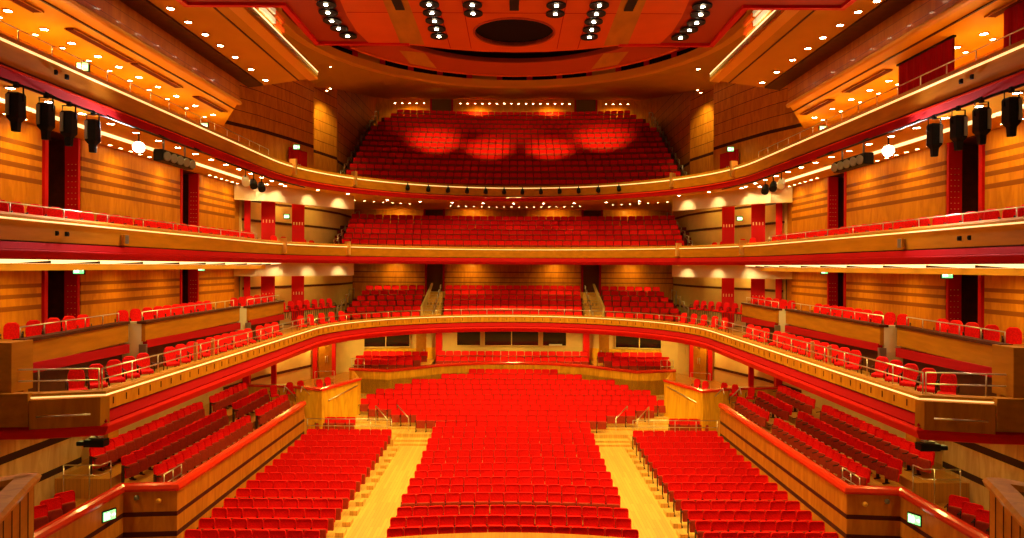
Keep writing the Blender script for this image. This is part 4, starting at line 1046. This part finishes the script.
# ================================================================== DOWNLIGHTS
def downlight_proto(r, m, name):
    root = empty(name)
    mb = MB(); mb.lathe((0, 0, 0), [(r*1.35, 0), (r*1.35, -.02), (r, -.025), (r, 0)], 10); a = mb.build('bezel', M['lip'], root)
    mb = MB(); mb.lathe((0, 0, 0), [(r*.98, -.018), (r*.9, -.004)], 10); b = mb.build('lens', m, root)
    return Proto(root, [(a, []), (b, [])])
dl = downlight_proto(.10, M['lens'], 'downlight')
dls = downlight_proto(.075, M['lens_lo'], 'small_downlight')
for s in (-1, 1):
    sd = SIDE[s]
    # gallery soffit: big ones and small ones
    for i, d in enumerate((15.6, 16.8, 18.0, 19.4, 20.6, 21.9, 23.05, 24.3, 25.6, 27.0, 28.6, 30.3)):
        dl.place((s*13.35, d, E+6.69), 0, f'bright downlight in the {sd} gallery soffit, {ORD[i+1]} from the stage', 'lamp', 'gallery soffit downlights')
        if i % 2: spot('gallery_lamp', (s*13.35, d, E+6.62), 190, WARM2, 160, .8, (s*13.5, d, E)); point('gallery_fill', (s*13.35, d, E+5.75), 30, WARM2, .2)  # unseen points added below the soffit to brighten it
        dls.place((s*13.92, d+.45, E+6.69), 0, f'small downlight, back row of {sd} gallery soffit, {ORD[i+1]} from the stage', 'lamp', 'small gallery downlights')
    # chamber soffit
    for i in range(8):
        x, y = [(132, -12), (150, -2), (169, 9), (187, 22.5), (204, 35), (219, 46), (234, 57.5), (250, 69.7), (264.5, 80.5)][i+1]
        X, d = at_z(x, y, 7.66)
        dl.place((s*abs(X), d, E+7.69), 0, f'downlight in the {sd} chamber soffit, {ORD[i+1]} from the stage', 'lamp', 'chamber soffit downlights')
        if i % 2: spot('chamber_lamp', (s*abs(X), d, E+7.6), 25, WARM2, 120, .8, (s*abs(X), d, E))
    for k, (X, d, z) in enumerate(((10.25, 38.0, 11.06), (10.9, 40.5, 10.53), (11.2, 40.9, 10.5))):
        (dl if k == 0 else dls).place((s*X, d, E+z), 0, f'{["bright", "small nearer", "small farther"][k]} downlight in the brown ring ceiling at the {sd} corner', 'lamp')
    # under the top tier
    for i in range(15):
        d = 16.2 + 1.35*i
        dl.place((s*11.95, d, E+4.19), 0, f'downlight under {sd} side of top tier by red edge, {ORD[i+1]} from stage', 'lamp', 'downlights under the top tier')
        if i % 2: spot('tier_lamp', (s*11.95, d, E+4.1), 45, WARM2, 150, .8, (s*12.4, d, E))
    root = empty('trough_light', (s*13.05, 10, E+4.17))
    for k, (a, b) in enumerate(((0, 8.5), (8.6, 17.0), (17.5, 23.8))):
        mb = MB(); mb.box((0, (a+b)/2, 0), (.16, b-a, .06)); mb.build('diffuser', M['led_w'], root)
    tag(root, f'long pale light trough in the soffit above the {sd} side of the first tier', 'lamp')
    # wall washers
    j = 0
    for a, b in ((16.5, 20.8), (22.9, 29.4), (31.4, 35.2)):
        n = int((b-a)/.62)
        for i in range(n):
            j += 1; d = a+.3+(b-a)/n*i
            dls.place((s*14.1, d, E+4.19), 0, f'tiny wall washer above the {sd} first tier veneer panels, {ORD[min(j, 36)]} from the stage', 'lamp', 'wall washers above the first tier panels')
        for q in range(2):
            d = a + (b-a)*(q+.5)/2
            spot('washer_lamp', (s*13.6, d, E+4.1), 150, WARM, 140, 1, (s*14.5, d, E+1))
    # luminous panels under the first tier
    sl_ = [12.2, 15.6, 17.6, 19.7, 22.0, 24.4, 26.5, 28.3, 30.6, 32.4, 33.6, 35.2]
    for k, (a, b) in enumerate(zip(sl_, sl_[1:])):
        root = empty('soffit_light_panel', (s*12.45, (a+b)/2, E+.09))
        mb = MB(); mb.prism([(s*-.5, (a-b)/2+.06), (s*.5, (a-b)/2+.06), (s*.5, (b-a)/2-.06), (s*-.5, (b-a)/2-.06)], [.0, -.07, -.07, .0], [.03, -.04, -.04, .03]); mb.build('diffuser', M['led_w'], root)
        mb = MB(); mb.box((0, (a-b)/2, -.03), (1.02, .09, .07)); mb.build('divider', M['wood_dark'], root)
        tag(root, f'glowing soffit panel under {sd} side of first tier, {ORD[k+1]} from stage', 'lamp', 'glowing soffit panels')
    mb = MB(); mb.prism(Sx_([(13.0, 12), (14.6, 12), (14.6, 36), (13.0, 36)]) if False else [(s*13.0, 12), (s*14.6, 12), (s*14.6, 36), (s*13.0, 36)], E-.17, E+.02); struct(mb.build('ceiling_box_level', M['soffit']))
    for a, b in ((14.5, 20.8), (22.9, 29.4), (31.4, 35.2)):
        for q in range(2):
            d = a + (b-a)*(q+.5)/2
            spot('box_level_lamp', (s*13.2, d, E-.22), 135, WARM, 150, 1, (s*14.3, d, E-3.4))
    # bulkhead spots
    for z, lab, pw in ((4.1, 'first tier', 110), (.08, 'circle', 80)):
        for i, (x, y) in enumerate(((12.6, 34.9), (11.9, 35.6), (10.75, 37.5), (9.55, 39.4))):
            dl.place((s*x, y, E+z+.06), 0, f'spot before pale bulkhead in {sd} {lab} corner, {ORD[i+1]} from stage', 'lamp', 'bulkhead spots')
            spot('bulkhead_lamp', (s*x, y, E+z-.02), pw, (1, .82, .5), 70, .8, (s*(x+.55), y+.5, E+z-.62), .05)
    # corner downlights under each level
    for z, pw in ((4.1, 45), (0.0, 45), (-4.1, 110)):
        for (x, y) in ((13.0, 38.6), (11.5, 41.5)):
            point('corner_lamp', (s*(x+.0), y+.2, E+z-.35), pw, WARM2)
    # terrace lamps under the circle
    for i in range(7):
        d = 17+2.6*i
        spot('terrace_lamp', (s*12.3, d, E-4.12), 95, WARM2, 155, .9, (s*12.0, d, E-7))
    for i, (x, y) in enumerate(((327, 345.5), (345, 341))):
        X, d = at_z(x, y, -4.02)
        dl.place((s*abs(X), d, E-4.03), 0, f'downlight under the curve of the circle, {sd} side, {ORD[i+1]} from the stage', 'lamp', 'downlights under the circle')
# rear rows of tiny lamps over the last rows
for zz, dd, xw, lev, ops in ((4.155, 47.5, 10.0, 'first tier', ((-6.6, -4.6), (4.6, 6.6))), (13.45, 56.3, 9.8, 'top tier', ((-7.2, -5.0), (5.0, 7.2)))):
    x = -xw; j = 0
    while x <= xw:
        if not any(a < x < b for a, b in ops):
            j += 1
            if j <= 36: dls.place((x, dd - (.0 if lev == 'top tier' else .045*x*x), E+zz), 0, f'tiny lamp over the rear wall of the {lev}, {ORD[j]} from the left', 'lamp', f'tiny lamps over the rear wall of the {lev}')
        x += .52 if lev == 'first tier' else .6
for x in (-8.5, -3, 3, 8.5):
    spot('rear_spot', (x, 48.9, E+4.1), 230, WARM, 150, 1, (x, 50.4, E+2))
    spot('rear_spot', (x, 56.0, E+13.2), 300, WARM, 150, 1, (x, 57.4, E+11))
    spot('rear_spot', (x, 46.0, E+.1), 230, WARM2, 160, 1, (x, 46.5, E-3)); spot('rear_spot', (x, 48.3, E+.1), 130, WARM, 150, 1, (x, 49.6, E-1.5))  # spots close to the circle's rear wall are added to brighten it
for i in range(9):
    x = -8+2*i; y = 45.2-.03*x*x
    dl.place((x, y, E+4.19), 0, f'downlight under the curved rear part of the top tier, {ORD[i+1]} from the left', 'lamp', 'downlights under the rear of the top tier')
    if i % 2 == 0: spot('tier_rear_lamp', (x, y, E+4.05), 75, WARM2, 150, .8, (x, y, E))
for x in (-8.5, -4.2, 0, 4.2, 8.5):
    spot('parterre_lamp', (x, 44.5 if abs(x) < 8 else 43, E-4.1), 360, WARM2, 150, .9, (x, 45.2, E-7))

# ================================================================== STAGE LANTERNS ON BARS
for s in (-1, 1):
    sd = SIDE[s]
    xb = 10.9
    root = empty('lighting_bar', (s*xb, 20, E+3.95))
    mb = MB(); mb.tube([(0, -8, 0), (0, 4.5, 0)], .03); mb.build('pipe', M['black'], root)
    for y in (-6, -3.5, -1, 1.8, 4.2):
        mb = MB(); mb.tube([(0, y, 0), (s*.5, y, .25)], .02); mb.build('hanger', M['black'], root)
    tag(root, f'black lighting bar under the {sd} side of the top tier, carrying large lanterns', 'lighting bar')
    root = empty('lighting_bar', (s*xb, 31, E+3.9)); 
    mb = MB(); mb.tube([(0, -6, 0), (0, 0, 0), (-s*.5, 3, 0)], .03); mb.build('pipe', M['black'], root)
    tag(root, f'thinner black lighting bar farther along the {sd} side of the top tier', 'lighting bar')
    for k, (x, y) in enumerate(((15, 112), (45, 122), (68, 127), (92, 136))):
        # hangs below the bar
        d = xb*683/(513-x)
        root = empty('stage_lantern', (s*xb, d, E+3.95))
        mb = MB()
        sec = [(.12, -.2), (.14, -.25), (.14, -.75), (.08, -.84), (.07, -1.05)]
        mb.loft([[(-a, -a*.9, z), (a, -a*.9, z), (a, a*.9, z), (-a, a*.9, z)] for a, z in sec], closed=True)
        body = mb.build('body', M['black'], root, .015)
        mb = MB(); mb.box((s*.09, -.135, -.48), (.08, .03, .46)); mb.build('side_plate', M['grey'], root)
        mb = MB(); mb.tube([(-.16, 0, -.4), (-.16, 0, -.06), (.16, 0, -.06), (.16, 0, -.4)], .02); mb.box((0, 0, -.02), (.08, .08, .12)); mb.build('yoke', M['black'], root)
        tag(root, f'large black hanging stage lantern, {ORD[k+1]} from the stage on the {sd} bar', 'stage lantern', 'large hanging stage lanterns')
    # the blazing floodlight
    d = xb*683/(513-138); z = (266.6-149)*d/683
    root = empty('floodlight', (s*xb, d, E+z))
    mb = MB(); mb.lathe((0, 0, 0), [(.12, -.28), (.16, -.1), (.18, 0)], 14, axis=(-s*.45, -.85, -.3)); mb.build('housing', M['black'], root)
    mb = MB(); mb.lathe((0, 0, 0), [(.15, .0), (.14, .015)], 14, axis=(-s*.45, -.85, -.3)); mb.build('lens', M['lens_hot'], root)
    mb = MB(); mb.tube([(0, 0, 0), (0, 0, .4)], .02); mb.build('yoke', M['black'], root)
    tag(root, f'blazing white floodlight under the {sd} side of the top tier', 'floodlight')
    spot('flood_lamp', (s*(xb-.12), d-.3, E+z-.05), 120, (1, .8, .6), 90, .8, (0, 8, 0), .15)
    # lamp bank
    d0 = xb*683/(513-157); d1 = xb*683/(513-189)
    root = empty('lamp_bank', (s*xb, (d0+d1)/2, E+3.5), 0)
    L = d1-d0
    mb = MB(); mb.box((0, 0, -.12), (.3, L, .36)); mb.build('housing', M['black'], root, .03)
    for i in range(5):
        mb = MB(); mb.lathe((-s*.16, -L/2+.2+i*(L-.4)/4, -.14), [(.13, 0), (.15, .05), (.11, .052)], 12, axis=(-s*1, -.3, -.1)); mb.build('reflector', M['grey'], root)
    mb = MB(); mb.tube([(0, -L/3, .05), (0, -L/3, .4)], .03); mb.tube([(0, L/3, .05), (0, L/3, .4)], .03); mb.build('hanger', M['grey'], root)
    tag(root, f'long black bank of five lamps hung beside the floodlight, {sd} side', 'lamp bank')
    for k, (x, y) in enumerate(((245, 181), (253, 184), (261, 187))):
        X, d = R3-.7, (R3-.7)*683/(513-x); z = (266.6-y-1.2)*d/683
        root = empty('spotlight', (s*X, d, E+z))
        mb = MB(); mb.lathe((0, 0, 0), [(.12, -.25), (.15, 0), (.15, .2), (.12, .22)], 12, axis=(-s*.3, -.6, -.5)); mb.build('body', M['black'] if k != 0 else M['white'], root)
        mb = MB(); mb.tube([(0, 0, 0), (0, 0, .45)], .02); mb.build('yoke', M['black'], root)
        tag(root, f'small can spotlight, {ORD[k+1]} of three at the {sd} curve of the top tier', 'spotlight', 'small can spotlights at the curve')
# small lamps hung on the centre of the top tier front
for k in range(12):
    x = 412 + 18.35*k; X = (x-513)*43/683*1.0
    y = C3 + math.sqrt(R3*R3-X*X) - .18
    root = empty('front_spotlight', (X, y, E+4.78))
    mb = MB(); mb.lathe((0, 0, -.08), [(.08, -.22), (.13, -.05), (.13, .1), (.08, .14)], 10, axis=(0, -.5, -.9)); mb.build('body', M['black'], root)
    mb = MB(); mb.tube([(0, .05, .25), (0, -.05, .1), (0, 0, -.05)], .03); mb.build('bracket', M['black'], root)
    tag(root, f'small black spotlight clamped to the curved top tier front, {ORD[k+1]} from the left', 'spotlight', 'small black spotlights along the top tier front')

# ================================================================== EXIT SIGNS
def exit_sign(x, y, z, rz, w, h, label, tilt=0):
    root = empty('exit_sign', (x, y, z), rz)
    mb = MB(); mb.box((0, 0, 0), (w+.06, .06, h+.06)); mb.build('case', M['black'], root)
    mb = MB(); mb.box((0, -.035, 0), (w, .012, h)); mb.build('face', M['green'], root)
    mb = MB()   # running figure, arrow and doorway
    k = h
    mb.box((-.10*w, -.046, .28*k), (.12*k, .006, .12*k)); mb.box((-.10*w, -.046, .02*k), (.14*k, .006, .34*k), 0)
    mb.box((-.19*w, -.046, .08*k), (.2*k, .006, .07*k)); mb.box((.0*w, -.046, .10*k), (.2*k, .006, .07*k))
    mb.box((-.17*w, -.046, -.24*k), (.08*k, .006, .26*k)); mb.box((-.02*w, -.046, -.22*k), (.08*k, .006, .26*k))
    mb.box((.30*w, -.046, 0), (.20*w, .006, .1*k)); b = len(mb.v)
    mb.v += [(.38*w, -.049, -.2*k), (.38*w, -.049, .2*k), (.47*w, -.049, 0)]; mb.face((b, b+1, b+2))
    mb.box((-.36*w, -.046, 0), (.1*w, .006, .7*k))
    mb.build('running_man_pictogram', M['pict'], root)
    return tag(root, label, 'exit sign')
for s in (-1, 1):
    sd = SIDE[s]
    exit_sign(s*14.05, 22.1, E-.16, s*R_(-15), .30, .27, f'green exit sign above the nearer doorway of the {sd} wall at box level')
    exit_sign(s*14.05, 30.8, E-.13, s*R_(-15), .26, .24, f'green exit sign above the farther doorway of the {sd} wall at box level')
    exit_sign(s*11.72, 36.9, E+6.4, 0, .32, .22, f'green exit sign over the door at the {sd} curve of the top tier')
    exit_sign(s*13.6, 30.0, E+6.12, 0, .32, .22, f'green exit sign hanging at the end of the {sd} gallery')
    exit_sign(s*12.7, 38.3, E+2.75, 0, .28, .2, f'small green exit sign between the red columns of the {sd} first tier corner')
    exit_sign(s*11.66, 19.75, E-7.25, -s*R_(62), .36, .26, f'green exit sign on a bracket on the {sd} terrace wall beside the stage')
    # door at the top tier curve
    root = empty('double_door', (s*11.9, 37.7, E+4.4), s*R_(-76))
    for k in (-1, 1):
        mb = MB(); mb.box((k*.45, 0, 1.0), (.86, .08, 2.0)); q = mb.build('door', M['red_deep'], root)
        mb = MB(); mb.tube([(k*.08, -.08, .8), (k*.08, -.08, 1.2)], .02); mb.build('handle', M['silver'], q)
    tag(root, f'dark red double door at the {sd} curve of the top tier', 'door')
    # wall lamps and handrail on the return wall under the terrace rail
    for k, (x, y, z) in enumerate(((10.7, 20.70, -7.15), (11.35, 20.66, -7.05))):
        mb = MB(); mb.lathe((s*x, y, E+z), [(.08, 0), (.07, .05), (.02, .07)], 12, axis=(0, -1, 0)); tag(mb.build('wall_lamp', M['lip' if k == 0 else 'grey']), f'small round fitting on the {sd} terrace return wall, {["nearer the stalls", "nearer the stage box"][k]}', 'wall fitting')
    mb = MB(); mb.tube([(s*11.6, 17.6, E-8.4), (s*11.6, 18.6, E-7.85), (s*11.6, 19.1, E-7.75)], .03); tag(mb.build('handrail', M['silver']), f'steel handrail on the {sd} terrace wall below the exit sign', 'handrail')
    mb = MB(); mb.box((s*11.62, 17.3, E-7.3), (.14, .2, .24)); tag(mb.build('monitor_speaker', M['black']), f'small black loudspeaker on the {sd} terrace wall', 'loudspeaker')

exit_sign(-13.0, 20.6, E+5.96, 0, .34, .24, 'green exit sign hanging near the stage end of the left gallery')
for s in (-1, 1):
    for rr, zz, ln, items in ((R2, .78, 'first tier', ((55, .05), (65, .09))), (R3, 4.72, 'top tier', ((53, .05), (64, .08)))):
        for k, (px, sz) in enumerate(items):
            mb = MB(); mb.box((s*(rr-.04), rr*683/(513-px), E+zz), (.06, sz, .12)); mb.box((s*(rr-.08), rr*683/(513-px), E+zz), (.02, sz*.6, .07))
            tag(mb.build('cable_socket', M['black']), f'{["smaller", "larger"][k]} black cable socket on the {SIDE[s]} front of the {ln}', 'socket')
    root = empty('front_loudspeaker', (s*(R2-.02), R2*683/(513-122), E+.62))
    mb = MB(); mb.box((-s*.06, 0, .12), (.10, .22, .30)); mb.build('cabinet', M['wood_brown'], root, .015)
    mb = MB(); mb.box((-s*.12, 0, .12), (.012, .17, .25)); mb.build('grille', M['grey'], root)
    tag(root, f'small upright loudspeaker fixed to the {SIDE[s]} front of the first tier', 'loudspeaker')

# ================================================================== CHOIR BOX at the stage corners
for s in (-1, 1):
    sd = SIDE[s]
    root = empty('choir_box', (s*7.0, 8.0, E-8.87)); bo = Vector(root.location)
    f = 11.2
    pth = [(s*9.9, 10.7), (s*8.75, 11.4), (s*8.38, 11.75), (s*8.2, 11.75), (s*7.95, 11.1), (s*7.45, 9.92), (s*7.1, 9.0)]
    nm = normals(pth); sg = -1 if s < 0 else 1
    def bb(prof, nme, m, sgq):
        mb = MB(); mb.loft([[(x+nx*o*sgq-bo.x, y+ny*o*sgq-bo.y, z+E-bo.z) for o, z in prof] for (x, y), (nx, ny) in zip(pth, nm)], 0, closed=True, smooth=False); return mb.build(nme, m, root)
    bb([(0.02, -8.87), (.1, -8.87), (.1, -3.72), (.02, -3.72)], 'front', M['wood_brown'], sg)
    bb([(-.05, -3.74), (-.08, -3.66), (-.03, -3.6), (.25, -3.6), (.32, -3.68), (.3, -3.76)], 'top_rail', M['wood'], sg)
    mb = MB()
    for x, y, a in resample(pth, .45, .2): mb.box((x-bo.x, y-bo.y, -6.1+E-bo.z), (.02, .012, 4.6), a)
    mb.build('batten', M['wood_dark'], root)['kind'] = 'stuff'
    tag(root, f'curved wooden choir box with rounded top rail at the {sd} corner of the stage', 'box')

# outer shell so that no light leaks in
mb = MB(); mb.prism([(-18.2, 2), (-17.9, 2), (-17.9, 60), (-18.2, 60)], -1, E+16); struct(mb.build('wall_shell_left', M['wood_dark']))
mb = MB(); mb.prism([(18.2, 2), (17.9, 2), (17.9, 60), (18.2, 60)], -1, E+16); struct(mb.build('wall_shell_right', M['wood_dark']))

# ================================================================== MAIN LIGHT
LW = (1, .76, .17)
for s in (-1, 1): spot('canopy_side_spot', (s*3, 12, E+7.2), 420, LW, 60, .8, (s*12, 22, E-3), .2)
for x in (-4, 0, 4): spot('canopy_rear_spot', (x, 22.4, E+7.2), 2300, LW, 40, .8, (x*1.9, 44, E-7.0), .2)
for (x, y, z) in LIGHTPOS:
    spot('canopy_spot', (x, y, z), 300, LW, 125, .7, (x*1.15, y+4, 0), .25)
# working rows over the stage end of the canopy and over the audience, aimed at stalls, sides and circle
for x in (-5, -2.5, 0, 2.5, 5):
    spot('canopy_spot', (x, 21.5, E+7.2), 1100, LW, 120, .7, (x*1.3, 25, 0), .3)
    spot('canopy_spot', (x*.7, 15, E+7.2), 420, LW, 80, .7, (x*1.8, 34, E-4), .3)
for x in (-8, -4, 0, 4, 8):
    spot('drum_spot', (x*.8, 29.5, E+12.5), 1500, LW, 80, .7, (x*.9, 27, 0), .3)
    spot('house_spot', (x*.8, 33.5, E+11.9), 3300, LW, 95, .7, (x, 36.5, 0), .3)
# four pools on the top tier
for x in (-6, 0, 6): spot('upper_spot', (x*.8, 44, E+11.2), 700, LW, 50, 1, (x*1.1, 54, E+11), .2)
for x, d, z in ((-5.9, 51, 8.7), (-1.8, 50, 8.1), (2.7, 50, 8.1), (6.8, 51.5, 9.0)):
    spot('pool_spot', (x*.8, 44.5, E+11.3), 1800, (1, .5, .10), 44, 1, (x, d, E+z), .1)

w = bpy.data.worlds.new('world'); SC.world = w; w.use_nodes = True
w.node_tree.nodes['Background'].inputs[0].default_value = (1, .5, .2, 1)
w.node_tree.nodes['Background'].inputs[1].default_value = .05
SC.view_settings.view_transform = 'Standard'; SC.view_settings.look = 'None'; SC.view_settings.gamma = 1
SC.view_settings.exposure = 0.12
SC.view_settings.use_curve_mapping = False
SC.cycles.use_denoising = True
SC.cycles.sample_clamp_indirect = 6
SC.cycles.max_bounces = 5
SC.cycles.diffuse_bounces = 4
